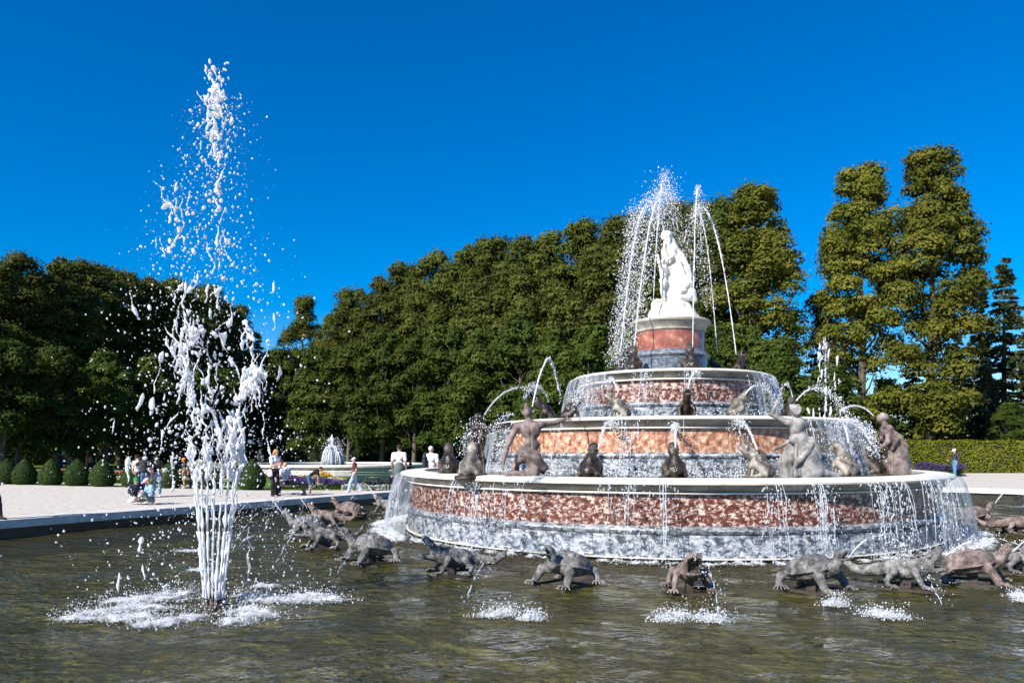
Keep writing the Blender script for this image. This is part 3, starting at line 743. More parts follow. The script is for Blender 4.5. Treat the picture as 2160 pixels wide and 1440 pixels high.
# ================================================================== lead creatures in the pool
def paw(B, w, d, s=1.0, m=0, mc=1, n=4, up=.0):
    """splayed foot at w pointing along d (xy) with toes and claws"""
    d = np.asarray(d, float); a = math.atan2(d[1], d[0])
    B.ell(np.asarray(w) + np.array([math.cos(a) * .04, math.sin(a) * .04, .01]) * s, np.array([.075, .06, .035]) * s, rotm(z=math.degrees(a)), m, .03)
    for q in range(n):
        t = a + (q - (n - 1) / 2) * .38
        p0 = np.asarray(w) + np.array([math.cos(t), math.sin(t), 0]) * .04 * s; p1 = np.asarray(w) + np.array([math.cos(t) * .13, math.sin(t) * .13, .022]) * s
        p2 = np.asarray(w) + np.array([math.cos(t) * .175, math.sin(t) * .175, -.005]) * s; p3 = np.asarray(w) + np.array([math.cos(t) * .215, math.sin(t) * .215, -.035]) * s
        B.chain([p0, p1, p2], [.026 * s, .022 * s, .019 * s], m, .012); B.cap(p2, p3, .015 * s, .006 * s, mc, .006)

def lizard(var=0):
    r = random.Random(31 + var); B = Body()
    B.chain([(-.52, 0, .31), (-.25, 0, .345), (.05, 0, .37), (.28, 0, .40)], [.115, .185, .20, .165], 0, .06)
    B.ell((-.02, 0, .30), (.38, .20, .14), None, 0, .06)                      # belly
    tl = [(-.5, 0, .31), (-.74, .04 + .05 * var, .27), (-.98, .14 * (1 if var != 1 else -1), .27), (-1.17, .20 * (1 if var != 1 else -1), .40), (-1.25, .22 * (1 if var != 1 else -1), .57)]
    B.chain(tl, [.135, .115, .085, .055, .014], 0, .05)
    # neck, throat and the wide open mouth
    B.chain([(.22, 0, .42), (.42, 0, .50)], [.16, .15], 0, .06)
    B.ell((.40, 0, .40), (.15, .15, .12), None, 0, .05)
    up = (.64, .77) if var != 2 else (.75, .66)
    ux = np.array([up[0], 0, up[1]]); ux /= np.linalg.norm(ux); F = frame(ux, (-.7, 0, .7))
    hb = np.array([.40, 0, .52])
    B.ell(hb + ux * .17, (.25, .175, .115), F, 0, .04)                         # upper jaw
    B.ell(hb + ux * .31, (.13, .145, .085), F, 0, .03)
    B.ell((.56, 0, .39), (.22, .165, .075), rotm(y=-10), 0, .04)                # lower jaw
    B.ell(hb + ux * .24 + F[:, 2] * -.115, (.24, .138, .085), F, 2, .015, True)  # hollow of the palate
    B.ell((.62, 0, .47), (.19, .13, .07), rotm(y=-10), 2, .015, True)
    for s in (1, -1):
        for q in range(6):                                                       # lip line and teeth
            t = -.5 + q * .42
            B.cap(hb + ux * (.19 + .20 * math.cos(t)) + np.array([0, s * .150 * math.sin(t + .6), 0]) - F[:, 2] * .05, hb + ux * (.19 + .20 * math.cos(t)) + np.array([0, s * .144 * math.sin(t + .6), 0]) - F[:, 2] * .085, .014, .006, 0, .01)
        e = hb + ux * .09 + np.array([-.02, s * .145, .06])
        B.ell(e, (.058, .04, .058), None, 0, .012); B.ell(e + np.array([0, s * .03, 0]), (.026, .02, .026), None, 2, .005)
        B.cap(e + np.array([-.04, 0, .03]), e + np.array([.05, s * .01, .055]), .018, .014, 0, .02)
        # frill behind the jaw
        for q in range(3):
            B.cap((.36, s * .12, .42 + q * .07), (.29, s * (.20 - q * .02), .42 + q * .09), .03, .012, 0, .02)
        # forelegs and hind legs
        fx = .07 * r.uniform(-1, 1)
        B.chain([(.20, s * .12, .37), (.18 + fx, s * .28, .36), (.28 + fx, s * .33, .17), (.36 + fx, s * .35, .05)], [.095, .072, .052, .046], 0, .035)
        paw(B, (.38 + fx, s * .35, .045), (1, s * .35), 1.0)
        hx = .06 * r.uniform(-1, 1)
        B.chain([(-.38, s * .10, .32), (-.22 + hx, s * .29, .33), (-.36 + hx, s * .35, .16), (-.33 + hx, s * .37, .05)], [.10, .08, .052, .045], 0, .035)
        paw(B, (-.32 + hx, s * .38, .045), (.8, s * .6), 1.0)
        for q in range(9):                                                       # warts on the flank
            x = -.42 + q * .085; B.ell((x, s * .165, .43 + .012 * math.sin(q * 2)), (.026, .02, .02), None, 0, .012)
            B.ell((x + .04, s * .20, .36), (.022, .018, .02), None, 0, .012)
    for q in range(16):                                                          # comb along the spine
        x = .36 - q * .062; z = .535 - .012 * abs(q - 4) if q < 10 else .50 - .02 * (q - 9)
        B.cap((x, 0, z - .05), (x - .05, 0, z + .06), .034, .010, 0, .012)
    return B

def turtle(var=0):
    B = Body(); tilt = rotm(y=-13)
    B.ell((-.08, 0, .41), (.52, .44, .27), tilt, 0, .03)
    B.ell((-.08, 0, .345), (.56, .48, .05), tilt, 0, .02)                  # flaring shell edge
    B.ell((-.04, 0, .25), (.44, .33, .10), rotm(y=-10), 0, .03)
    zs = lambda x, y: .41 + .27 * math.sqrt(max(0, 1 - ((x + .08) / .52) ** 2 - (y / .44) ** 2)) + .215 * (x + .08) + .004
    for y in (.13, -.13):                                                        # grooves between the scutes
        L_ = [(x, y * (1 + .25 * math.sin(x * 14)), zs(x, y)) for x in np.linspace(-.5, .34, 12)]; B.chain(L_, [.017] * 12, -1, .008, True)
    for x in (-.36, -.17, .03, .22):
        for s in (1, -1):
            L_ = [(x + .05 * s * 0 + .06 * abs(y) * (1 if x > -.1 else -1), s * y, zs(x + .06 * y * (1 if x > -.1 else -1), y)) for y in np.linspace(0, .40, 7)]; B.chain(L_, [.017] * 7, -1, .008, True)
    for x, y in ((.12, 0), (-.07, 0), (-.27, 0), (.1, .24), (.1, -.24), (-.1, .26), (-.1, -.26), (-.3, .23), (-.3, -.23)): B.ell((x, y, zs(x, y) - .012), (.065, .07, .03), None, 0, .03)
    ns = .10 if var == 1 else (-.08 if var == 2 else .0)
    B.chain([(.32, 0, .38), (.47, ns * .4, .46), (.56, ns * .8, .62), (.60, ns, .73)], [.14, .115, .098, .09], 0, .05)
    for q in range(5): B.ell((.44 + q * .03, ns * .5, .47 + q * .055), (.118 - q * .006, .115 - q * .006, .018), rotm(y=35), 0, .012)   # wrinkles
    d = np.array([.72, .25 * ns * 4, .62]); d /= np.linalg.norm(d); F = frame(d, (-.5, 0, .8)); hb = np.array([.60, ns, .74])
    B.ell(hb + d * .07, (.155, .098, .085), F, 0, .04); B.cap(hb + d * .17, hb + d * .235 - F[:, 2] * .02, .045, .014, 0, .02)
    lo = np.array([.86, .2 * ns * 4, .18]); lo /= np.linalg.norm(lo)
    B.cap(hb - F[:, 2] * .07, hb + lo * .20 - F[:, 2] * .08, .062, .028, 0, .03)
    B.cap(hb + d * .02 - F[:, 2] * .055, hb + (d + lo) * .115 - F[:, 2] * .06, .045, .052, 2, .02, True)
    for s in (1, -1):
        e = hb + d * .08 + F[:, 1] * s * .085 + F[:, 2] * .03
        B.ell(e, (.03, .03, .03), None, 0, .012); B.ell(e + F[:, 1] * s * .014, (.016, .016, .016), None, 2, .004)
        B.chain([(.26, s * .22, .33), (.34, s * .40, .30), (.46, s * .44, .14), (.50, s * .45, .05)], [.12, .095, .078, .062], 0, .04)
        for q in range(6): B.ell((.345 + q * .026, s * (.40 + .008 * q), .285 - q * .038), (.098 - q * .005, .092 - q * .004, .014), rotm(y=35), 0, .01)
        paw(B, (.51, s * .45, .045), (1, s * .25), 1.1, n=5)
        B.chain([(-.36, s * .22, .27), (-.48, s * .40, .24), (-.50, s * .46, .10), (-.46, s * .47, .05)], [.11, .085, .068, .055], 0, .04)
        paw(B, (-.46, s * .48, .045), (.6, s * .8), 1.05, n=5)
    B.chain([(-.5, 0, .26), (-.68, .05, .22), (-.80, .1, .24)], [.06, .035, .01], 0, .03)
    return B

def frog(var=0):
    B = Body(); lean = [.26, .34, .18][var]
    top = np.array([lean, 0, .44])
    B.chain([(-.02, 0, .13), (.08, 0, .26), tuple(top)], [.14, .125, .10], 0, .06)
    B.ell((-.05, 0, .10), (.16, .15, .11), None, 0, .05)
    u = np.array([.42, 0, .9]); u /= np.linalg.norm(u); F = frame(u, (-.9, 0, .42))
    B.ell(top + u * .06, (.13, .125, .075), F, 0, .04)
    lo = np.array([.86, 0, .5]); lo /= np.linalg.norm(lo)
    B.ell(top + lo * .09 + np.array([.0, 0, -.03]), (.12, .11, .04), frame(lo, (-.5, 0, .86)), 0, .03)
    B.ell(top + (u + lo) * .085, (.115, .085, .032), frame(u + lo, (-.7, 0, .7)), 2, .015, True)
    for s in (1, -1):
        B.ell(top + u * .02 + np.array([-.035, s * .085, .03]), (.042, .036, .042), None, 0, .02)
        B.chain([(-.06, s * .11, .13), (.12, s * .19, .21), (-.08, s * .20, .06), (.14, s * .23, .025)], [.09, .066, .045, .032], 0, .03)
        for q in range(3): B.cap((.12, s * .23, .022), (.25, s * (.19 + q * .05), .012), .022, .014, 0, .01)
        B.chain([(.16, s * .12, .30), (.24, s * .21, .18), (.28, s * .20, .03)], [.058, .045, .034], 0, .03)
        for q in range(4): B.cap((.28, s * .2, .028), (.37, s * (.13 + q * .05), .012), .018, .012, 0, .01)
        for q in range(5): B.ell((-.06 + q * .06, s * (.09 - .01 * q), .30 + q * .055 - .06), (.022, .02, .02), None, 0, .012)
    return B

def frog_data(B, h, nm, mats):
    V, F, MI = B.mesh(h); return mesh_data(nm, V, F, mats, True, MI)
LZ = [(lizard(v).mesh(.0165)) for v in range(3)]
TU = [(turtle(v).mesh(.0165)) for v in range(3)]
FR = [(frog(v).mesh(.0165)) for v in range(3)]
_cache = {}
def creature_mesh(kind, v, mat):
    key = (kind, v, mat)
    if key not in _cache:
        V, F, MI = {'l': LZ, 't': TU, 'f': FR}[kind][v]
        claw = MT['claw'] if kind != 'f' else MT[mat]
        _cache[key] = mesh_data({'l': 'lizard', 't': 'turtle', 'f': 'frog'}[kind] + '_body', V, F, [MT[mat], claw, MT['mouth']], True, MI)
    return _cache[key]
def stand_mesh():
    g = Geo()
    for s in (1, -1):
        g.box((0, s * .43, .0), (.55, .025, .02)); g.box((s * .36, 0, -.022), (.03, .42, .018))
    g.box((0, 0, .05), (.10, .07, .08))
    return g.data('support_frame', MT['iron'], False)
STAND = stand_mesh()

def creature(kind, var, deg, r, mat, label, yaw=0.0, sc=1.0, pitch=0.0):
    p = ringpt(C1, deg, r, ZW + .03)
    out = math.atan2(p.y - C1[1], p.x - C1[0])
    nm = 'lizard_statue' if kind == 'l' else 'turtle_statue'
    o = empty(nm, p, out + math.radians(yaw), label, 'statue', 'lead lizards and turtles crouching round the fountain foot')
    b = share('body', creature_mesh(kind, var, mat), o, (0, 0, .02)); b.scale = (sc, sc, sc); b.rotation_euler = (0, math.radians(pitch), 0)
    s_ = share('support_frame', STAND, o, (0, 0, .01)); s_.scale = (sc, sc, 1)
    return o
# (kind, variant, photo x of its middle, radius, material, turn, label); front half found from the photograph, the rest by the ring's spacing
def dg(px, r): return deg_of(px, C1, r)
CRE = [
 ('l', 2, dg(1452, 9.75), 9.75, 'leadpink', 4, 'reddish lizard facing the camera head-on with gaping mouth, nearest the middle'),
 ('t', 1, dg(1196, 9.7), 9.7, 'lead', -26, 'grey turtle with open beak, directly left of the head-on lizard'),
 ('l', 0, dg(955, 9.6), 9.6, 'lead', -48, 'grey lizard with upright open jaw and raised tail at front left of fountain'),
 ('t', 2, dg(782, 9.5), 9.5, 'lead', -12, 'dark wet turtle between the two left-facing lizards at left'),
 ('l', 1, -47, 9.4, 'lead', -8, 'spiny grey lizard at far left with jaws open toward the tall jet'),
 ('t', 0, -60, 9.3, 'lead', -4, 'pale turtle half hidden behind the spiny lizard at far left'),
 ('l', 0, -76, 9.0, 'leadpink', -6, 'long reddish lizard with stretched tail behind the spiny one at left'),
 ('t', 1, -90, 9.0, 'leadpink', -6, 'pinkish-brown turtle with raised head near the left kerb'),
 ('l', 2, -104, 8.9, 'lead', -6, 'farthest lizard at left, rearing beside the water curtain'),
 ('t', 2, dg(1712, 9.6), 9.6, 'lead', 40, 'grey turtle turned right, with its head raised, right of the head-on lizard'),
 ('l', 0, dg(1908, 9.6), 9.6, 'lead', 50, 'crested grey lizard striding right with gaping jaws, tail curled up'),
 ('t', 1, dg(2050, 9.5), 9.5, 'leadpink', 38, 'pinkish turtle beside the foot of the right water curtain'),
 ('l', 1, dg(2168, 9.3), 9.3, 'lead', 20, 'scaly grey lizard cut off by the right picture edge'),
 ('t', 0, 72, 8.8, 'lead', 0, 'turtle shell at right picture edge behind the scaly lizard'),
 ('l', 2, 86, 8.6, 'leadpink', 0, 'reddish crested lizard farther back at right picture edge'),
 ('t', 0, 100, 8.5, 'leadpink', 0, 'small pale turtle farthest back at right, near the kerb'),
]
CR = []
for k, v, a, r, m, y, lb in CRE:
    CR.append(creature(k, v, a, r, m, lb, y, .72 if k == 'l' else .71))

# frogs on the trays ----------------------------------------------------------
def frog_at(px, d, z, yaw, var, mat, label, sc=1.0):
    p = at(px, d, z=z)
    o = empty('frog_statue', p, math.radians(yaw), label, 'statue', 'bronze frogs sitting on the fountain tiers')
    b = share('body', creature_mesh('f', var, mat), o); b.scale = (sc * .85, sc * .80, sc * 1.04)
    mb = share('rock', ROCK, o, (0, 0, -.03)); mb.scale = (sc, sc, sc)
    return o
def rock_mesh():
    V, F = ICO2; n = V.copy() * (1 + rng.uniform(-.12, .12, (len(V), 1))) * np.array([.30, .30, .07])
    return mesh_data('rock', n, [F], MT['bronze'], True)
ROCK = rock_mesh()
Z1, Z2, Z3 = 1.14, 2.42, 3.66
FROGS = [
 frog_at(948, 17.2, Z1, 100, 0, 'bronze', 'dark frog at far left of lowest tray, beside the arm-stretching figure', 1.15),
 frog_at(990, 15.9, Z1, 80, 0, 'frogpale', 'pale frog seen from behind at left end of the lowest tray', 1.15),
 frog_at(1243, 15.2, Z1, 70, 1, 'bronze', 'frog leaning right between kneeling man and middle of lowest tray', 1.12),
 frog_at(1425, 14.9, Z1, 92, 2, 'bronze', 'dark upright frog in the very middle of the lowest tray', 1.12),
 frog_at(1612, 15.1, Z1, 150, 1, 'frogpale', 'frog with gaping mouth just left of the kneeling woman', 1.18),
 frog_at(1792, 16.0, Z1, 120, 0, 'frogpale', 'brownish wet frog right of the kneeling woman', 1.2),
 frog_at(1845, 17.3, Z1, 150, 1, 'bronze', 'glossy brown frog in front of the right leaning figure', 1.25),
 frog_at(1160, 19.2, Z2, 180, 1, 'bronze', 'left one of two wide-mouthed frogs at left end of second tray'),
 frog_at(1196, 18.6, Z2, 20, 1, 'bronze', 'right one of two wide-mouthed frogs at left end of second tray'),
 frog_at(1315, 17.45, Z2, 165, 1, 'frogpale', 'pale frog leaning left on the front of second tray', 1.05),
 frog_at(1446, 17.2, Z2, -95, 0, 'bronze', 'dark frog facing the camera in the middle of second tray'),
 frog_at(1548, 17.35, Z2, 20, 1, 'frogpale', 'pale frog leaning right on the front of second tray', 1.05),
 frog_at(1664, 18.6, Z2, 60, 1, 'bronze', 'frog behind the kneeling woman’s head on second tray'),
 frog_at(1304, 20.6, Z3, 40, 2, 'bronze', 'leftmost frog on the third tray, veiled by spray'),
 frog_at(1336, 19.4, Z3, 80, 2, 'bronze', 'upright dark frog on third tray left of the drum', 1.12),
 frog_at(1460, 18.9, Z3, 95, 2, 'bronze', 'upright dark frog on third tray in front of the drum', 1.12),
 frog_at(1520, 21.2, Z3, 150, 0, 'bronze', 'frog half hidden behind right edge of the drum'),
 frog_at(1556, 20.0, Z3, -60, 2, 'bronze', 'rightmost frog on third tray with mouth opened upward'),
]

# ================================================================== human figures
V3 = lambda *a: np.array(a, float)
def unit(v): v = np.asarray(v, float); return v / (np.linalg.norm(v) + 1e-9)
def hand(B, w, d, nrm, s, m, curl=.5, five=True):
    d = unit(d); nrm = unit(nrm - np.dot(nrm, d) * d); sd = np.cross(d, nrm)
    F = np.stack([d, sd, nrm], 1)
    B.ell(w + d * .045 * s, np.array([.055, .042, .02]) * s, F, m, .012)
    L = [.066, .078, .072, .055]
    for q in range(4):
        p0 = w + (d * .08 + sd * (q - 1.5) * .021) * s; p1 = p0 + (d * math.cos(curl * .5) + nrm * math.sin(curl * .5)) * L[q] * .55 * s
        p2 = p1 + (d * math.cos(curl * 1.4) + nrm * math.sin(curl * 1.4)) * L[q] * .5 * s
        B.chain([p0, p1, p2], [.0115 * s, .0105 * s, .009 * s], m, .004)
    t0 = w + (d * .03 - sd * .035) * s; t1 = t0 + unit(d * .7 - sd * .8 + nrm * .3) * .045 * s; t2 = t1 + unit(d + nrm * .5) * .035 * s
    B.chain([t0, t1, t2], [.014 * s, .012 * s, .010 * s], m, .006)

def head(B, c, face, s, sk, hr, hair='short', up=(0, 0, 1)):
    F = frame(face, up); f, l, u = F[:, 0], F[:, 1], F[:, 2]
    B.ell(c + u * .015 * s - f * .01 * s, np.array([.098, .077, .098]) * s, F, sk, .02)
    B.ell(c + f * .03 * s - u * .055 * s, np.array([.062, .056, .066]) * s, F, sk, .03)
    B.cap(c + f * .088 * s + u * .01 * s, c + f * .112 * s - u * .028 * s, .011 * s, .015 * s, sk, .008)
    B.cap(c + f * .082 * s - l * .03 * s + u * .025 * s, c + f * .082 * s + l * .03 * s + u * .025 * s, .014 * s, .014 * s, sk, .012)
    for q in (1, -1):
        B.ell(c + f * .088 * s + l * .033 * s * q + u * .004 * s, np.array([.012, .015, .010]) * s, F, -1, .008, True)
        B.ell(c + l * .078 * s * q - f * .008 * s - u * .005 * s, np.array([.02, .012, .03]) * s, F, sk, .008)
        B.cap(c + f * .083 * s - u * .058 * s, c + f * .076 * s - u * .058 * s + l * .026 * s * q, .010 * s, .007 * s, sk, .005)
    if hair == 'none': return
    B.ell(c + u * .035 * s - f * .025 * s, np.array([.098, .086, .09]) * s, F, hr, .012)
    B.ell(c + u * .085 * s + f * .025 * s, np.array([.06, .066, .03]) * s, F, hr, .012)
    if hair == 'bob':
        for q in (1, -1): B.chain([c + u * .05 * s + l * .07 * s * q, c - u * .03 * s + l * .088 * s * q - f * .015 * s, c - u * .12 * s + l * .075 * s * q - f * .03 * s], [.035 * s, .036 * s, .022 * s], hr, .02)
        B.ell(c - f * .06 * s - u * .04 * s, np.array([.055, .08, .11]) * s, F, hr, .03)
    if hair == 'bun':
        B.ell(c - f * .10 * s - u * .035 * s, np.array([.05, .06, .045]) * s, F, hr, .015)
    if hair == 'long':
        B.chain([c - f * .05 * s + u * .03 * s, c - f * .085 * s - u * .08 * s, c - f * .10 * s - u * .22 * s], [.08 * s, .07 * s, .035 * s], hr, .03)

def body(B, J, s=1.0, sk=0, top=0, bot=0, shoe=0, hr=0, female=False, sleeve='short', trouser='slim', hair='short', hands=True, thick=1.0):
    """one continuous figure from joint positions"""
    J = {k: np.asarray(v, float) for k, v in J.items()}
    t = s * thick
    up = unit(J['neck'] - J['pelvis']); ac = unit(J['shL'] - J['shR'])
    fw = unit(np.cross(ac, up)); F = np.stack([fw, ac, up], 1)
    ch = J['neck'] * .42 + J['waist'] * .58 + up * .06 * s
    sw = np.linalg.norm(J['shL'] - J['shR'])
    B.ell(ch + up * .02 * s, np.array([.115 * t, sw * .43, .165 * s]), F, top, .05)
    B.ell(J['waist'], np.array([.095 * t, .128 * t * (0.92 if female else 1.03), .13 * s]), F, top, .06)
    B.ell(J['pelvis'], np.array([.115 * t, .165 * t, .115 * s]), F, bot, .05)
    B.cap(J['shL'], J['shR'], .068 * t, .068 * t, top, .05)
    for q in (1, -1): B.cap(J['neck'] - up * .02 * s, (J['shL'] if q == 1 else J['shR']) * .75 + J['neck'] * .25, .052 * t, .05 * t, top, .04)
    if female:
        for q in (1, -1): B.ell(ch + fw * .085 * s + ac * q * .07 * s + up * .01 * s, np.array([.06, .062, .06]) * s, F, top, .03)
    else:
        for q in (1, -1): B.ell(ch - fw * .07 * t + ac * q * .085 * s + up * .04 * s, np.array([.04, .075, .11]) * s, F, top, .04)
    B.cap(J['neck'] - up * .03 * s, J['head'] - up * .05 * s, .056 * t, .05 * t, sk, .03)
    for q in 'LR':
        sh, el, ha = J['sh' + q], J['el' + q], J['ha' + q]
        if sleeve == 'long': B.chain([sh, el, ha], [.066 * t, .055 * t, .044 * t], top, .03)
        else:
            B.cap(sh, el, .057 * t, .044 * t, sk if sleeve == 'none' else sk, .03); B.chain([el, el * .65 + ha * .35, ha], [.044 * t, .042 * t, .029 * t], sk, .02)
            if sleeve == 'short': B.cap(sh, sh * .42 + el * .58, .069 * t, .066 * t, top, .02)
        if hands: hand(B, ha, unit(ha - el), J.get('palm' + q, fw * .3 - ac * (1 if q == 'L' else -1)), s * 1.05, sk, J.get('curl', .6) if np.isscalar(J.get('curl', .6)) else .6)
        hp, kn, an = J['hip' + q], J['kn' + q], J['an' + q]
        w = {'slim': (.092, .066, .05), 'wide': (.10, .086, .088), 'bare': (.086, .058, .038), 'shorts': (.10, .058, .038), 'none': (0, 0, 0)}[trouser]
        if trouser != 'none':
            if trouser == 'shorts':
                B.cap(hp, kn, .09 * t, .06 * t, sk, .03); B.cap(hp, kn * .95 + hp * .05, .105 * t, .098 * t, bot, .03); cm = sk
            elif trouser == 'bare':
                B.cap(hp, kn, w[0] * t, w[1] * t, sk, .03); cm = sk
            else:
                B.cap(hp, kn, w[0] * t, w[1] * t, bot, .03); cm = bot
            mid = kn * .62 + an * .38 - fw * .012
            B.chain([kn, mid, an], [w[1] * t, (w[1] + .004) * t, w[2] * t], cm, .02)
        ft = J.get('ft' + q, an + fw * .15 * s * np.array([1, 1, 0]) - np.array([0, 0, .045 * s]))
        B.cap(an + V3(0, 0, -.03 * s) - fw * .03 * s, ft, .042 * t, .036 * t, shoe, .025)
        for z in ((-.025, .0, .025) if shoe == sk else ()):
            B.cap(ft, ft + fw * .05 * s + ac * z, .014 * s, .011 * s, sk, .006)
    head(B, J['head'], J['face'], s, sk, hr, hair, J.get('hup', (0, 0, 1)))
    return B

def folds(B, pts_a, pts_b, n, r, m=0, k=.012, wob=.02):
    """ridges of drapery between two polylines"""
    A = np.array(pts_a, float); Bb = np.array(pts_b, float)
    for q in range(n):
        t = q / max(1, n - 1) * (len(A) - 1); i = min(int(t), len(A) - 2); f = t - i
        a = A[i] * (1 - f) + A[i + 1] * f; b = Bb[i] * (1 - f) + Bb[i + 1] * f
        mdl = (a + b) / 2 + rng.normal(0, wob * .5, 3)
        B.chain([a, mdl, b], [r * .7, r * 1.05, r * .8], m, k)

def statue(B, h, name, loc, mats, label, rz=0.0, parts=None):
    V, F, MI = B.mesh(h)
    o = empty(name, loc, rz, label, 'statue')
    mk('figure', V, F, mats, o, True, MI)
    return o

# --- kneeling man, back to the camera, right arm stretched out.  local x = right, y = away, z = up
B = Body()
body(B, dict(head=(.03, .03, 1.34), face=(.25, .75, .62), hup=(-.1, -.6, .8), neck=(.07, 0, 1.15), shL=(-.19, .0, 1.06), shR=(.29, .0, 1.09), elL=(-.39, -.06, .66), haL=(-.47, -.05, .34),
     elR=(.57, .16, 1.14), haR=(.80, .26, 1.21), waist=(.11, .0, .68), pelvis=(.09, .0, .46), hipL=(-.02, .03, .44), knL=(-.22, .34, .30), anL=(-.24, .30, .02), hipR=(.20, .0, .44), knR=(.20, .16, .06), anR=(-.05, -.22, .07),
     palmL=(.8, .5, 0), palmR=(0, .3, -1)), s=1.12, sleeve='none', trouser='bare', hair='none', thick=1.12)
B.chain([(.03, .05, 1.40), (.0, -.0, 1.52)], [.10, .03], 0, .04)                 # pointed cap
for q in (1, -1): B.cap((.03 + q * .10, .02, 1.33), (.03 + q * .15, -.02, 1.42), .03, .010, 0, .02)
B.chain([(.08, -.03, .95), (.09, -.02, .55)], [.10, .10], 0, .05)
B.cap((.075, -.135, 1.08), (.10, -.115, .62), .012, .012, -1, .02, True)         # furrow of the spine
B.chain([(-.16, -.05, .58), (.05, -.17, .50), (.25, -.16, .36), (.36, -.06, .22), (.34, .05, .12)], [.06, .085, .09, .085, .05], 0, .03)   # rolled cloth
B.chain([(-.15, -.07, .52), (.06, -.16, .42), (.26, -.13, .26)], [.04, .055, .05], 0, .015)
B.chain([(-.14, -.04, .64), (.08, -.18, .57), (.30, -.14, .42)], [.03, .035, .03], 0, .01)
B.chain([(.14, -.04, .40), (.15, -.07, .18), (.14, -.05, .02)], [.14, .13, .14], 0, .05)   # draped thigh
folds(B, [(.05, -.18, .36), (.27, -.10, .34)], [(.03, -.18, .02), (.26, -.12, .02)], 6, .022)
B.chain([(.02, -.16, .06), (-.22, -.20, .07), (-.36, -.22, .09)], [.09, .075, .055], 0, .04)
for q in range(5): B.cap((-.36, -.26 + q * .025, .06), (-.44, -.27 + q * .027, .035), .018, .012, 0, .008)
statue(B, .0135, 'kneeling_man_statue', at(1110, 15.6, z=1.12), [MT['pinksmooth'], MT['mouth']], 'reddish kneeling man with his back turned, arm stretched to the right', math.radians(-2))

# --- kneeling woman with raised arm
B = Body()
body(B, dict(head=(-.08, .02, 1.37), face=(-.1, .9, .35), neck=(-.05, 0, 1.20), shL=(-.20, 0, 1.13), shR=(.13, 0, 1.08), elL=(-.52, .08, 1.30), haL=(-.44, .05, 1.46), elR=(.0, .26, .80), haR=(-.30, .30, .62),
     waist=(.03, 0, .80), pelvis=(.09, 0, .56), hipL=(-.02, .05, .5), knL=(-.15, .3, .2), anL=(.2, .2, .08), hipR=(.18, 0, .5), knR=(.22, .1, .12), anR=(.66, -.05, .06), palmL=(0, 1, 0), palmR=(0, 0, 1), curl=.3),
     s=1.08, female=True, sleeve='none', trouser='bare', hair='bun', thick=1.03)
for q in range(7):
    t = q / 6 * math.pi; B.chain([V3(-.08, .05, 1.50) + V3(.09 * math.cos(t), -.03, -.01), V3(-.08, -.07, 1.40) + V3(.10 * math.cos(t), -.03, 0), V3(-.07, -.09, 1.30) + V3(.05 * math.cos(t), -.02, 0)], [.016, .02, .016], 0, .012)
B.chain([(.05, -.01, .76), (.10, -.03, .55), (.14, -.04, .30), (.12, 0, .05)], [.13, .175, .215, .24], 0, .05)       # skirt
B.chain([(.06, -.02, .70), (.17, -.04, .42), (.26, -.05, .14)], [.14, .21, .24], 0, .05)
B.chain([(-.10, .16, .6), (-.2, .25, .3), (-.15, .2, .05)], [.10, .13, .16], 0, .05)
B.cap((-.06, .01, .80), (.12, .0, .79), .125, .12, 0, .015)
B.chain([(.24, -.10, .74), (.10, -.22, .56), (-.08, -.24, .36), (-.15, -.16, .20)], [.055, .07, .065, .04], 0, .015)   # sash
B.chain([(.22, -.12, .80), (.34, -.10, .62), (.36, -.12, .34)], [.05, .075, .05], 0, .02)
folds(B, [(-.07, -.10, .76), (.17, -.10, .76)], [(-.14, -.20, .05), (.38, -.19, .10)], 12, .030, k=.012, wob=.03)
folds(B, [(.05, -.16, .62), (.30, -.10, .62)], [(.14, -.25, .20), (.40, -.14, .30)], 5, .028, k=.015, wob=.02)
B.chain([(.22, -.10, .12), (.50, -.10, .10), (.74, -.08, .07)], [.13, .085, .05], 0, .05)
for q in range(5): B.cap((.72, -.12 + q * .022, .05), (.84, -.13 + q * .024, .03), .018, .012, 0, .006)
statue(B, .0135, 'kneeling_woman_statue', at(1684, 15.3, z=1.12), [MT['leadsmooth'], MT['mouth']], 'grey kneeling woman in draped skirt raising her left arm to her head', math.radians(0))

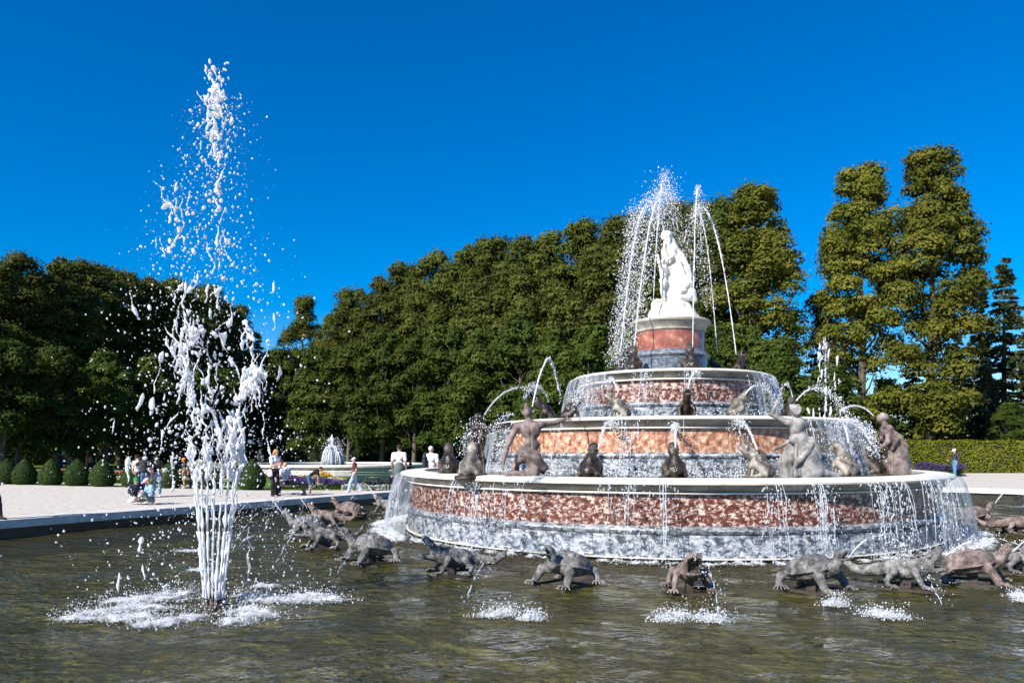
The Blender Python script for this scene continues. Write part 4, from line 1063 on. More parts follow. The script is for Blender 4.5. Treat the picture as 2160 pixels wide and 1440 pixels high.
# --- standing robed figure at left, arm to the right, head tipped
def robed(flip=1, lean=.0, arm=True):
    B = Body(); x = flip
    J = dict(head=(.10 * x + lean, 0, 1.30), face=(x, .1, .45), neck=(.04 * x + lean, 0, 1.13), shL=(.02 * x + lean, .18, 1.06), shR=(.02 * x + lean, -.18, 1.06), waist=(-.02 * x + lean * .5, 0, .74), pelvis=(-.04 * x, 0, .5),
             hipL=(-.04 * x, .1, .46), hipR=(-.04 * x, -.1, .46), knL=(.22 * x, .12, .32), knR=(.14 * x, -.12, .1), anL=(.1 * x, .12, .05), anR=(-.3 * x, -.12, .06))
    if flip < 0: J['shL'], J['shR'] = J['shR'], J['shL']; J['hipL'], J['hipR'] = J['hipR'], J['hipL']; J['knL'], J['knR'] = (.14 * x, -.12, .1), (.22 * x, .12, .32); J['anL'], J['anR'] = (-.3 * x, -.12, .06), (.1 * x, .12, .05)
    a, b = ('L', 'R') if flip > 0 else ('R', 'L')
    if arm:
        J['el' + b] = (.34 * x, -.24, 1.06); J['ha' + b] = (.66 * x, -.24, 1.14); J['el' + a] = (.30 * x, .2, 1.0); J['ha' + a] = (.58 * x, .2, 1.1)
    else:
        J['el' + b] = (.16 * x + lean * .5, -.26, .76); J['ha' + b] = (.34 * x, -.22, .68); J['el' + a] = (.2 * x, .24, .8); J['ha' + a] = (.42 * x, .1, .8)
    body(B, J, s=1.06, sleeve='long', trouser='bare', hair='short', thick=1.08)
    B.chain([(-.02 * x + lean * .5, 0, .78), (-.04 * x, 0, .5), (-.05 * x, 0, .25), (-.04 * x, 0, .03)], [.17, .21, .24, .26], 0, .05)
    folds(B, [(.12 * x + lean * .5, -.10, .80), (-.12 * x + lean * .5, -.10, .80)], [(.20 * x, -.20, .03), (-.26 * x, -.16, .03)], 9, .030, k=.015, wob=.02)
    B.chain([(.10 * x + lean, -.16, 1.10), (-.02 * x, -.2, .86), (-.18 * x, -.12, .64)], [.05, .06, .05], 0, .02)
    B.chain([(.16 * x + lean, -.20, 1.0), (.10 * x, -.24, .80), (.16 * x, -.22, .60)], [.05, .07, .04], 0, .02)
    folds(B, [(.12 * x + lean, -.2, 1.0), (.24 * x, -.22, 1.0)], [(.05 * x, -.2, .7), (.2 * x, -.22, .66)], 4, .02)
    return B
statue(robed(1), .016, 'robed_figure_statue', at(1002, 17.3, z=1.12), [MT['bronze'], MT['mouth']], 'wet dark robed figure at left, arm held out and water spouting from mouth', math.radians(8))
B = robed(-1, -.20, False)
statue(B, .016, 'leaning_figure_statue', at(1890, 17.2, z=1.12), [MT['pinksmooth'], MT['mouth']], 'reddish draped figure leaning left at right end of the lowest tray', math.radians(-6))

# --- white marble group on the drum: goddess with two children on a rock
B = Body(); s = 1.02
body(B, dict(head=(-.17, -.05, 1.98 - .13), face=(-.8, -.35, .45), neck=(-.12, 0, 1.62), shL=(-.18, -.19, 1.54), shR=(-.02, .19, 1.56), elL=(-.06, -.30, 1.24), haL=(-.26, -.30, 1.06), elR=(.10, .26, 1.28), haR=(-.1, .16, 1.14),
     waist=(-.04, 0, 1.22), pelvis=(.02, 0, .95), hipL=(-.02, -.1, .9), hipR=(.05, .1, .9), knL=(-.16, -.14, .46), knR=(.10, .12, .46), anL=(-.02, -.12, .08), anR=(.12, .1, .08)), s=1.05, female=True, sleeve='none', trouser='slim', hair='long', thick=1.1)
B.ell((-.14, 0, 1.93), (.135, .125, .12), None, 0, .03)
B.chain([(-.10, .02, 1.90), (-.03, .02, 1.72), (.02, .0, 1.5)], [.11, .11, .15], 0, .05)
B.ell((-.06, 0, 1.40), (.20, .25, .26), None, 0, .06); B.chain([(-.16, -.2, 1.52), (-.02, -.24, 1.3), (.14, -.22, 1.1)], [.05, .06, .05], 0, .02)
B.chain([(.0, 0, 1.2), (.05, 0, .9), (.10, .0, .5), (.10, 0, .02)], [.19, .25, .29, .31], 0, .06)
folds(B, [(-.14, -.12, 1.15), (.16, -.12, 1.12)], [(-.16, -.25, .05), (.38, -.20, .05)], 10, .034, k=.015, wob=.03)
B.chain([(.06, .0, 1.56), (.20, -.06, 1.28), (.33, -.06, .95), (.40, -.05, .66), (.30, -.08, .42), (.16, -.16, .36)], [.08, .10, .11, .11, .09, .05], 0, .03)   # cloak
B.chain([(-.10, -.20, 1.5), (.06, -.24, 1.2), (.18, -.22, .92), (.30, -.18, .6)], [.04, .05, .05, .04], 0, .015)
folds(B, [(.12, -.14, 1.45), (.24, -.08, 1.4)], [(.22, -.2, .5), (.44, -.1, .6)], 6, .025, wob=.03)
def child(B, o, sc, face, arms, seat=False):
    o = np.asarray(o, float); g = lambda *p: o + np.array(p) * sc
    J = dict(head=g(0, 0, 1.52), face=face, neck=g(0, 0, 1.34), shL=g(-.03, -.15, 1.28), shR=g(.03, .15, 1.28), waist=g(0, 0, 1.0), pelvis=g(0, 0, .78), hipL=g(0, -.09, .74), hipR=g(0, .09, .74))
    if seat: J.update(knL=g(-.34, -.14, .72), knR=g(-.3, .14, .70), anL=g(-.42, -.1, .36), anR=g(-.36, .12, .34))
    else: J.update(knL=g(-.06, -.1, .42), knR=g(.06, .1, .42), anL=g(-.02, -.12, .06), anR=g(.10, .1, .06))
    for k, v in arms.items(): J[k] = g(*v)
    body(B, J, s=sc * 1.18, sleeve='none', trouser='bare', hair='short', thick=1.0, hands=False)
    for q in 'LR': B.ell(J['ha' + q], np.array([.06, .05, .05]) * sc, None, 0, .02)
child(B, (-.26, -.24, .0), .72, (-.3, -.2, .9), dict(elL=(-.18, -.22, 1.42), haL=(-.22, -.16, 1.74), elR=(.16, .1, 1.1), haR=(.22, .0, 1.3)))
child(B, (.36, -.20, -.42), .72, (.3, -.8, .3), dict(elL=(-.2, -.22, 1.05), haL=(-.34, -.16, .9), elR=(.1, .26, 1.02), haR=(.2, .12, .84)), seat=True)
B.chain([(.42, -.2, .26), (.50, -.16, .06)], [.12, .08], 0, .04)
rk = Body()
for q in range(26):
    a = rng.uniform(0, 6.28); rr = rng.uniform(.1, .5); rk.ell((rr * math.cos(a) * 1.15, rr * math.sin(a) * .9, rng.uniform(-.45, -.12)), rng.uniform(.16, .30, 3) * np.array([1, 1, .9]), rotm(rng.uniform(0, 90), rng.uniform(0, 90), 0), 0, .04)
rk.ell((0, 0, -.30), (.62, .55, .28), None, 0, .05)
rk.cap((.50, -.2, -.34), (.62, -.2, -.42), .12, .08, 0, .04)
lat = empty('marble_statue_group', (C2[0] + .06, C2[1], 5.165 + .52), 0, 'white marble goddess with two children on a rock atop the fountain', 'statue')
V, F, MI = B.mesh(.020); lat_f = mk('figures', V * np.array([1.12, 1.1, .965]), F, [MT['statuewhite'], MT['statuewhite']], lat, True, np.zeros(len(F), int))
V, F, MI = rk.mesh(.022); V[:, 2] = np.maximum(V[:, 2], -.52); mk('rock', V, F, [MT['statuewhite']], lat, True, MI)

# ================================================================== visitors
CM = {}
def cm(c, rough=.85):
    key = tuple(c)
    if key not in CM: CM[key] = flat('cloth_%d' % len(CM), c, rough=rough, scale=9, var=.14)
    return CM[key]
SKIN = flat('skin', (.50, .29, .20), rough=.55, var=.06)
SKIN2 = flat('tanned_skin', (.40, .21, .14), rough=.55, var=.06)
BLACK, WHITE, NAVY, JEANS, PALEJ, GREYG, KHAKI, WINE = (.012, .012, .014), (.78, .78, .79), (.022, .028, .05), (.055, .11, .20), (.28, .38, .50), (.11, .14, .14), (.34, .27, .16), (.13, .018, .028)
HB, HBL, HG, HK = (.035, .02, .012), (.42, .26, .10), (.58, .56, .53), (.014, .011, .009)
def pose(kind, h, o={}):
    k = h / 1.75; g = lambda *p: np.array(p) * k
    J = dict(head=g(.03, 0, 1.635), face=(1, 0, -.05), neck=g(0, 0, 1.47), shL=g(0, .185, 1.42), shR=g(0, -.185, 1.42), elL=g(-.03, .235, 1.13), elR=g(-.03, -.235, 1.13), haL=g(.06, .24, .88), haR=g(.06, -.24, .88),
             waist=g(.01, 0, 1.12), pelvis=g(0, 0, .95), hipL=g(0, .095, .9), hipR=g(0, -.095, .9), knL=g(.03, .105, .49), knR=g(.02, -.105, .49), anL=g(0, .11, .08), anR=g(-.02, -.11, .08))
    if kind == 'phone': J.update(elL=g(.10, .20, 1.12), elR=g(.08, -.22, 1.12), haL=g(.30, .07, 1.22), haR=g(.28, -.08, 1.20), face=(1, 0, -.55), head=g(.06, 0, 1.62))
    if kind == 'walk': J.update(knL=g(.20, .1, .50), anL=g(.28, .1, .09), knR=g(-.06, -.1, .48), anR=g(-.34, -.1, .14), elL=g(-.10, .23, 1.14), haL=g(.02, .24, .90), elR=g(.02, -.23, 1.14), haR=g(.24, -.2, 1.05), face=(1, 0, -.35))
    if kind == 'bend': J.update(pelvis=g(-.06, 0, .92), hipL=g(-.06, .1, .88), hipR=g(-.06, -.1, .88), waist=g(.08, 0, 1.06), neck=g(.40, 0, 1.26), shL=g(.36, .18, 1.20), shR=g(.36, -.18, 1.20), head=g(.54, 0, 1.33), face=(.9, 0, -.35), elL=g(.44, .2, .92), elR=g(.42, -.2, .92), haL=g(.40, .12, .66), haR=g(.38, -.12, .66))
    if kind == 'sit':
        J.update({q: J[q] - g(.0, 0, .47) for q in ('head', 'neck', 'shL', 'shR', 'elL', 'elR', 'haL', 'haR', 'waist', 'pelvis', 'hipL', 'hipR')})
        J.update(knL=g(.42, .12, .48), knR=g(.42, -.12, .47), anL=g(.44, .12, .08), anR=g(.46, -.12, .08), elL=g(.04, .24, .72), elR=g(.04, -.24, .72), haL=g(.28, .14, .58), haR=g(.28, -.14, .58))
    if kind == 'crouch':
        J.update({q: J[q] - g(.0, 0, .80) for q in ('head', 'neck', 'shL', 'shR', 'elL', 'elR', 'haL', 'haR', 'waist', 'pelvis', 'hipL', 'hipR')})
        J.update(knL=g(.34, .16, .40), knR=g(.40, -.12, .14), anL=g(.16, .14, .08), anR=g(.06, -.22, .08), elL=g(.12, .24, .42), elR=g(.12, -.22, .40), haL=g(.34, .12, .40), haR=g(.34, -.12, .26), neck=g(.08, 0, .66), head=g(.16, 0, .80), shL=g(.06, .18, .60), shR=g(.06, -.18, .60), face=(1, 0, -.5))
    for q, v in o.items(): J[q] = g(*v) if q != 'face' else v
    return J, k
def person(label, px, d, h, yaw, kind='stand', top=WHITE, bot=JEANS, shoe=BLACK, hairc=HB, sleeve='short', trouser='slim', hair='short', skin=None, female=False, o={}, cap=None, extras=(), z=0.02, thick=1.0, group=None):
    J, k = pose(kind, h, o)
    B = Body(); body(B, J, s=k, sk=0, top=1, bot=2, shoe=3, hr=4, female=female, sleeve=sleeve, trouser=trouser, hair=hair, thick=thick)
    hd, f = J['head'], frame(J['face'])
    for e in extras:
        if e[0] == 'skirt': B.chain([J['pelvis'] + V3(0, 0, .12 * k), J['pelvis'], (J['knL'] + J['knR']) / 2, (J['knL'] * .25 + J['knR'] * .25 + (J['anL'] + J['anR']) * .25)], [.13 * k, .17 * k, .18 * k, .19 * k], 2, .04)
    V, F, MI = B.mesh(.0145)
    root = empty('person', at(px, d, z=z), math.radians(yaw), label, 'person', group)
    mk('body', V, F, [skin or SKIN, cm(top), cm(bot), cm(shoe), cm(hairc)], root, True, MI)
    if cap:
        g = Body(); u = f[:, 2]
        g.ell(hd + u * .055 * k - f[:, 0] * .01 * k, np.array([.115, .096, .085]) * k, f, 0, .02); g.ell(hd + u * .045 * k + f[:, 0] * .13 * k, np.array([.09, .075, .012]) * k, f, 0, .02)
        V, F, MI = g.mesh(.012); mk('cap', V, F, [cm(cap)], root, True, MI)
    for e in extras:
        if e[0] == 'backpack':
            g = Body(); c = J['neck'] * .45 + J['waist'] * .55 - V3(.20 * k, 0, 0)
            for z_ in (-.14, 0, .14): g.ell(c + V3(0, 0, z_ * k), np.array([.09, .15, .14]) * k, None, 0, .04)
            for s_ in (1, -1): g.chain([c + V3(.02, s_ * .1, .18 * k), J['neck'] + V3(0.02, s_ * .11, .03), J['neck'] + V3(.13 * k, s_ * .12, -.12), c + V3(.2, s_ * .14, -.1)], [.02] * 4, 0, .01)
            V, F, MI = g.mesh(.016); mk('backpack', V, F, [cm(e[1])], root, True, MI)
        if e[0] == 'phone':
            g = Geo(); c = (J['haL'] + J['haR']) / 2 + V3(.07, 0, .06); g.box(c, (.008, .055, .09), rotm(y=-25)); g.out('phone', [cm(e[1], .3)], root, False)
        if e[0] == 'jacket':
            g = Body(); a = J['sh' + e[2]]; g.chain([a + V3(.10, 0, -.10), a + V3(.02, 0, .085), a + V3(-.13, 0, -.05), a + V3(-.16, 0, -.36), a + V3(-.13, 0, -.5)], [.05, .055, .07, .08, .04], 0, .03)
            V, F, MI = g.mesh(.015); mk('jacket', V, F, [cm(e[1])], root, True, MI)
        if e[0] == 'bag':
            g = Body(); c = J['hip' + e[2]] + V3(0, .14 if e[2] == 'L' else -.14, -.02); g.ell(c, (.12, .06, .13), None, 0, .02); g.ell(c + V3(0, 0, -.06), (.13, .065, .09), None, 0, .02)
            V, F, MI = g.mesh(.014); mk('shoulder_bag', V, F, [cm(e[1])], root, True, MI)
    return root
person('woman with blond bob, white t-shirt and black trousers looking at her phone', 580, 27.3, 1.70, -30, 'phone', (.80, .76, .78), BLACK, BLACK, HBL, hair='bob', female=True, extras=[('phone', (.28, .02, .05)), ('bag', (.72, .50, .48), 'R')])
person('boy in black t-shirt and long denim shorts bending forward by the kerb', 654, 28.0, 1.27, 12, 'bend', BLACK, (.05, .11, .20), (.3, .2, .15), HB, trouser='shorts', skin=SKIN2)
person('child in dark red shirt, pale jeans and white cap walking left', 748, 30.0, 1.36, 188, 'walk', WINE, (.36, .46, .58), WHITE, HB, trouser='wide', cap=(.66, .72, .80))
person('man in white t-shirt and long grey-green apron-like skirt seen from behind', 842, 27.0, 1.86, 82, 'stand', WHITE, GREYG, BLACK, HB, extras=[('skirt',)], skin=SKIN2)
person('dark-haired child in navy beside the man in white, partly behind the rim', 866, 27.5, 1.22, 120, 'stand', NAVY, NAVY, BLACK, HK)
person('white-haired man in white shirt with dark jacket over his shoulder', 909, 26.0, 1.80, 84, 'stand', (.80, .80, .82), KHAKI, BLACK, HG, extras=[('jacket', (.02, .022, .035), 'L')], thick=1.12)
person('older bald man in pale blue shirt reclining on the dark metal lounger', 602, 29.0, 1.70, 150, 'sit', (.58, .62, .70), BLACK, WHITE, HG, hair='none', z=-.02)
person('child in green cap and navy jacket crouching on the kerb', 286, 23.6, 1.50, -55, 'crouch', NAVY, (.60, .58, .56), WHITE, HB, sleeve='long', cap=(.02, .20, .09), z=.05)
person('child in pink and white cap and pale blue top sitting on the kerb', 319, 23.4, 1.46, -130, 'crouch', (.24, .40, .62), GREYG, WHITE, HBL, hair='bob', sleeve='long', cap=(.80, .45, .50), z=.05)
person('person with dark backpack in the hugging group behind the kerb children', 306, 26.8, 1.52, 95, 'stand', (.03, .03, .032), JEANS, BLACK, HK, extras=[('backpack', (.035, .035, .04))], o=dict(elL=(-.05, .40, 1.28), haL=(.05, .56, 1.36)))
person('person in white top and black trousers, left one of the hugging group', 289, 26.9, 1.50, 60, 'stand', (.74, .72, .70), BLACK, BLACK, HB, o=dict(elR=(.05, -.40, 1.26), haR=(.15, -.50, 1.40)))
person('person in black top and jeans, right one of the hugging group', 331, 27.0, 1.50, 110, 'stand', BLACK, (.13, .20, .30), WHITE, HB, o=dict(elL=(.16, .3, 1.16), haL=(.30, .2, 1.30)))
person('person in orange cap, grey t-shirt and khaki shorts left of the jet', 389, 33.0, 1.32, 200, 'stand', (.05, .05, .055), KHAKI, (.5, .5, .5), HB, trouser='shorts', cap=(.80, .26, .02), skin=SKIN2, o=dict(haR=(.26, -.12, 1.0)))
person('small child in red leaning beside the orange-capped person', 402, 33.2, 1.05, 10, 'bend', (.50, .03, .06), NAVY, BLACK, HB)
person('man in black t-shirt cut off by the left picture edge, arm hanging', -27, 18.0, 1.84, -20, 'walk', BLACK, (.05, .05, .06), BLACK, HB)
person('walking man in grey jacket, white cap and blue jeans by the right hedge', 2014, 47.5, 1.72, 190, 'walk', (.05, .052, .06), (.07, .20, .34), BLACK, HB, sleeve='long', trouser='wide', cap=(.78, .74, .68), extras=[('backpack', (.02, .02, .025))], o=dict(knL=(.08, .1, .5), anL=(.10, .1, .09), anR=(-.10, -.1, .1)))
person('red-haired child in blue seen behind the right leaning statue', 1911, 27.0, 1.60, 180, 'stand', (.05, .22, .55), JEANS, BLACK, (.5, .2, .08))
person('distant visitor in white by the far lawn, left of a couple', 135, 70.0, 1.72, 0, 'walk', WHITE, (.06, .10, .2), BLACK, HB)
person('distant visitor in blue by the far lawn, right of a couple', 146, 70.5, 1.72, 0, 'walk', (.05, .25, .35), (.4, .38, .36), BLACK, HB)
person('distant visitor in orange sitting behind the topiary row', 189, 66.0, 1.70, 90, 'sit', (.70, .20, .05), NAVY, BLACK, HB)
person('distant dark-dressed visitor beside the far white basin', 548, 60.0, 1.72, 60, 'stand', NAVY, BLACK, BLACK, HB)

# ================================================================== trees, hedges, flower beds
def cards(P, N, a, b, fold=True):
    """leaf shaped quads at P with normal N, half length a, half width b"""
    n = len(P); N = N / (np.linalg.norm(N, axis=1)[:, None] + 1e-9)
    t = rng.normal(0, 1, (n, 3)); t -= (t * N).sum(1)[:, None] * N; t /= np.linalg.norm(t, axis=1)[:, None] + 1e-9
    s = np.cross(N, t); a = np.broadcast_to(a, (n,))[:, None]; b = np.broadcast_to(b, (n,))[:, None]
    V = np.stack([P - t * a, P + s * b + N * b * .25, P + t * a, P - s * b + N * b * .25], 1).reshape(-1, 3)
    return V, np.arange(4 * n).reshape(-1, 4)
def sphere_dirs(n):
    d = rng.normal(0, 1, (n, 3)); return d / np.linalg.norm(d, axis=1)[:, None]

def linden(H, R, base, ncl, per, cr, seed, mat, prof='tall', leaf=.17):
    global rng
    keep = rng; rng = np.random.default_rng(seed)
    cl = []
    # a handful of upright leaders that carry the clumps
    lead = [(0, 0)] + [(R * .45 * math.cos(a), R * .45 * math.sin(a)) for a in np.linspace(0, 6.28, 6)[:-1] + rng.uniform(0, 1)]
    lh = [H] + list(H * rng.uniform(.80, .97, 5))
    for q in range(ncl):
        u = rng.uniform(0, 1) ** .85; z = base + (H - base) * u
        if prof == 'tall': env = R * (.62 + .38 * math.sin(math.pi * min(1, u * 1.15) ** .8)) * (1 - max(0, (u - .72) / .28) ** 2 * .62) * (1 - .25 * max(0, .12 - u) / .12)
        else: env = R * math.sin(math.pi * (.16 + .80 * u) ** .9) ** .8
        a = rng.uniform(0, 6.28); rr = env * rng.uniform(0, 1) ** .42 * rng.uniform(.8, 1.08)
        k = rng.uniform(.7, 1.3) * cr * (1.0 - .25 * u)
        cl.append((rr * math.cos(a), rr * math.sin(a), min(z, H - k * .6), k))
    cl = np.array(cl)
    P = []; N = []
    for x, y, z, k in cl:
        m = int(per * (k / cr) ** 1.6); d = sphere_dirs(m); d[:, 2] = np.where(d[:, 2] < -.35, -d[:, 2] * .8, d[:, 2])
        w = 1 + .22 * np.sin(d[:, 0] * 5 + x) * np.sin(d[:, 1] * 6 + y) + .12 * np.sin(d[:, 2] * 9 + z)
        rr = k * w * rng.uniform(.55, 1.06, m) ** .6
        p = np.array([x, y, z]) + d * rr[:, None] * np.array([1, 1, .82])
        P.append(p); N.append(d + rng.normal(0, .30, (m, 3)) + np.array([0, 0, .25]))
    # loose twigs beyond the clumps
    m = ncl * per // 12; i = rng.integers(0, ncl, m); d = sphere_dirs(m)
    P.append(cl[i, :3] + d * (cl[i, 3] * rng.uniform(1.0, 1.28, m))[:, None]); N.append(d + rng.normal(0, .6, (m, 3)))
    P = np.vstack(P); N = np.vstack(N); s = leaf * rng.uniform(.6, 1.3, len(P))
    V, Q = cards(P, N, s, s * .62)
    crown = mesh_data('crown', V, Q, mat, True)
    g = Geo(); tr = H * .013 + .06
    z = np.linspace(-.2, H * .9, 14); g.tube(np.c_[.12 * np.sin(z * .5), .12 * np.cos(z * .4), z], np.interp(z, [-.2, .3, H * .5, H * .9], [tr * 1.5, tr, tr * .6, .04]), 9)
    for q in rng.choice(ncl, min(ncl, 34), replace=False):
        x, y, zc, k = cl[q]; z0 = max(base * .75, zc - math.hypot(x, y) * rng.uniform(.9, 1.6)); b = np.array([.12 * math.sin(z0 * .5), .12 * math.cos(z0 * .4), z0]); e = np.array([x, y, zc])
        mid = (b + e) / 2 + np.array([0, 0, -.15 * np.linalg.norm(e - b)]); g.tube([b, mid, e], [tr * .32, tr * .2, .02], 5)
    trunk = g.data('trunk', MT['bark'])
    rng = keep
    return trunk, crown

def spruce(H, R, base, seed):
    global rng
    keep = rng; rng = np.random.default_rng(seed); P = []; N = []; S = []
    g = Geo(); g.tube([(0, 0, -.2), (0, 0, H * .5), (.05, 0, H)], [H * .013 + .05, H * .008, .02], 8)
    z = base
    while z < H - .3:
        u = (z - base) / (H - base); L = R * (1 - u) ** .8 * rng.uniform(.75, 1.1) + .25
        for q in range(rng.integers(4, 7)):
            a = rng.uniform(0, 6.28); l = L * rng.uniform(.65, 1.1); drop = l * rng.uniform(.12, .38)
            e = np.array([math.cos(a) * l, math.sin(a) * l, -drop]); g.tube([(0, 0, z), tuple(np.array([0, 0, z]) + e)], [.035, .012], 4)
            m = int(16 + 28 * l); t = rng.uniform(.12, 1, m); side = rng.normal(0, .10 + .12 * l * .35, m) * (1.1 - t); pr = np.array([-math.sin(a), math.cos(a), 0])
            p = np.array([0, 0, z]) + e * t[:, None] + pr * side[:, None]; p[:, 2] += -rng.uniform(0, .30, m) * (.5 + l * .3) + .1 * t ** 3
            P.append(p); N.append(np.c_[rng.normal(0, .5, (m, 2)) + pr[:2] * .4, rng.normal(.5, .5, m)]); S.append(rng.uniform(.10, .26, m))
        z += rng.uniform(.26, .52)
    P = np.vstack(P); N = np.vstack(N); S = np.concatenate(S); V, Q = cards(P, N, S, S * .34)
    out = g.data('trunk', MT['bark']), mesh_data('crown', V, Q, MT['needle'], True)
    rng = keep
    return out

PROTO = {
 'A': linden(20, 3.7, 2.4, 125, 520, 1.15, 11, MT['linden'], leaf=.125), 'B': linden(20, 3.5, 2.2, 110, 560, 1.25, 12, MT['linden'], leaf=.125), 'C': linden(20, 3.9, 2.6, 135, 480, 1.05, 13, MT['linden'], leaf=.125),
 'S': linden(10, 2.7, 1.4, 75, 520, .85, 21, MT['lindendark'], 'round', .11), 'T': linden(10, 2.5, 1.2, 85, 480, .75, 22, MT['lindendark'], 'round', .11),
 'G': linden(20, 2.9, 2.2, 170, 480, .95, 31, MT['lindengold'], 'tall', .105), 'P': spruce(16, 2.6, 2.2, 41), 'Q': spruce(16, 3.3, .6, 42)}
PH = {'A': 20, 'B': 20, 'C': 20, 'S': 10, 'T': 10, 'G': 20, 'P': 16, 'Q': 16}
TN = {'A': 'linden_tree', 'B': 'linden_tree', 'C': 'linden_tree', 'S': 'young_linden_tree', 'T': 'young_linden_tree', 'G': 'autumn_linden_tree', 'P': 'spruce_tree', 'Q': 'spruce_tree'}
def tree(kind, px, d, topy, label, group, wide=1.0, rz=None):
    p = at(px, d, z=0); H = EYE + (948 - topy) * d / FPX; s = H / PH[kind]
    o = empty(TN[kind], p, rng.uniform(0, 6.28) if rz is None else rz, label, 'tree', group)
    o.scale = (s * wide, s * wide, s)
    share('trunk', PROTO[kind][0], o); share('crown', PROTO[kind][1], o)
    return o
ORD = ['first', 'second', 'third', 'fourth', 'fifth', 'sixth', 'seventh', 'eighth', 'ninth', 'tenth', 'eleventh', 'twelfth', 'thirteenth', 'fourteenth', 'fifteenth', 'sixteenth', 'seventeenth', 'eighteenth', 'nineteenth', 'twentieth']
# wood on the left, running away from the camera
LEFT = [('A', -60, 66, 535), ('B', 45, 70, 542), ('C', 118, 74, 548), ('A', 190, 79, 556), ('B', 252, 84, 574), ('C', 312, 88, 590), ('A', 372, 92, 594), ('B', 436, 97, 606), ('C', 488, 102, 640)]
for q, (k, x, d, t) in enumerate(LEFT):
    tree(k, x, d, t, 'tall green linden of the left wood, %s from the left picture edge' % ORD[q], 'tall lindens of the left wood', 1.12)
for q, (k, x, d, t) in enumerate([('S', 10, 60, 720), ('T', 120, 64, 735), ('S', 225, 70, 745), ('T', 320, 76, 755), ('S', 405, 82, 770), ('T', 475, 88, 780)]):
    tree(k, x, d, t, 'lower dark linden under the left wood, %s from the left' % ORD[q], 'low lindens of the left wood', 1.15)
for q, (k, x, d, t) in enumerate([('B', -10, 86, 560), ('C', 150, 96, 575), ('A', 300, 106, 600), ('B', 420, 112, 625)]):
    tree(k, x, d, t, 'linden behind the front row of the left wood, %s from the left' % ORD[q], 'rear lindens of the left wood', 1.3)
# the gap
tree('Q', 546, 118, 695, 'dark spruce seen in the gap beside the tall jet', None, .8)
tree('A', 640, 108, 628, 'slim linden standing alone between the two woods', None, .80)
tree('G', 700, 104, 668, 'brownish autumn linden at the left end of the central wood', None, .85)
tree('S', 585, 100, 740, 'low dark tree beneath the gap, right of the tall jet', 'low lindens of the central wood', 1.0)
# central wood
CEN = [('B', 742, 100, 612), ('C', 800, 97, 588), ('A', 858, 94, 560), ('B', 918, 91, 538), ('C', 976, 88, 522), ('A', 1040, 85, 508), ('B', 1102, 82, 508), ('C', 1165, 79, 492), ('A', 1232, 76, 474), ('B', 1300, 73, 466), ('C', 1368, 70, 446), ('A', 1440, 67, 432), ('B', 1512, 65, 428), ('G', 1592, 62, 400)]
for q, (k, x, d, t) in enumerate(CEN):
    tree(k, x, d, t, 'tall linden of the central wood, %s from its left end' % ORD[q], 'tall lindens of the central wood', 1.0 if k != 'G' else 1.15)
LOW = [('T', 668, 82, 735), ('S', 735, 80, 728), ('T', 805, 78, 705), ('S', 872, 77, 716), ('T', 945, 75, 690), ('S', 1020, 73, 706), ('T', 1095, 71, 680), ('S', 1172, 69, 700), ('T', 1250, 67, 690), ('S', 1335, 65, 700), ('T', 1420, 63, 690), ('S', 1500, 60, 690), ('T', 1572, 57, 690), ('S', 1630, 54, 720)]
for q, (k, x, d, t) in enumerate(LOW):
    tree(k, x, d, t, 'lower dark linden before the central wood, %s from its left end' % ORD[q], 'low lindens of the central wood', 1.05)
for q, (k, x, d, t) in enumerate([('C', 770, 116, 640), ('A', 880, 112, 596), ('B', 1000, 106, 560), ('C', 1130, 100, 540), ('A', 1260, 92, 510), ('B', 1400, 84, 480)]):
    tree(k, x, d, t, 'linden behind the front row of the central wood, %s from the left' % ORD[q], 'rear lindens of the central wood', 1.35)
for q, (k, x, d, t) in enumerate([('S', 500, 112, 800), ('T', 560, 116, 790), ('S', 620, 118, 800), ('T', 690, 112, 790), ('S', 1660, 72, 820), ('Q', 1690, 80, 800)]):
    tree(k, x, d, t, 'dim tree closing the view behind the woods, %s from the left' % ORD[q], 'dim trees closing the view', 1.6)
# right hand trees
tree('G', 1815, 62, 352, 'tall golden-green linden left of the tallest one, right of the sky gap', 'golden lindens at right', 1.0, 1.0)
tree('G', 1965, 60, 318, 'tallest golden-green linden at right', 'golden lindens at right', .98, 3.3)
tree('Q', 1735, 66, 600, 'dark spruce peeking out left of the golden lindens', None, .9)
tree('S', 1752, 60, 770, 'low dark tree at the foot of the golden lindens, left one', 'low trees at right', 1.0)
tree('T', 1868, 62, 800, 'low dark tree at the foot of the golden lindens, middle one', 'low trees at right', 1.0)
tree('S', 1985, 64, 800, 'low dark tree at the foot of the golden lindens, right one', 'low trees at right', 1.0)
tree('P', 2118, 66, 535, 'tall thin spruce with bare lower trunk near right edge', 'spruces at right', 1.15)
tree('P', 2072, 69, 588, 'thinner spruce left of the tall bare-trunked one', 'spruces at right', .8)
tree('Q', 2165, 64, 690, 'dark drooping spruce at the very right edge', 'spruces at right', 1.2)
tree('Q', 2080, 63, 760, 'low dark spruce under the tall thin spruces', 'spruces at right', 1.25)
tree('Q', 1925, 74, 720, 'shadowy spruce behind the golden lindens, left one', 'spruces at right', 1.5)
tree('Q', 2020, 76, 700, 'shadowy spruce behind the golden lindens, right one', 'spruces at right', 1.5)
tree('T', 2130, 60, 850, 'bushy tree above the right hedge', 'low trees at right', 1.2)

def shrub_shell(P, N, size, mat, name, parent=None, core=None):
    V, Q = cards(P, N, size * rng.uniform(.6, 1.3, len(P)), size * .6 * rng.uniform(.7, 1.2, len(P)))
    return mk(name, V, Q, mat, parent)
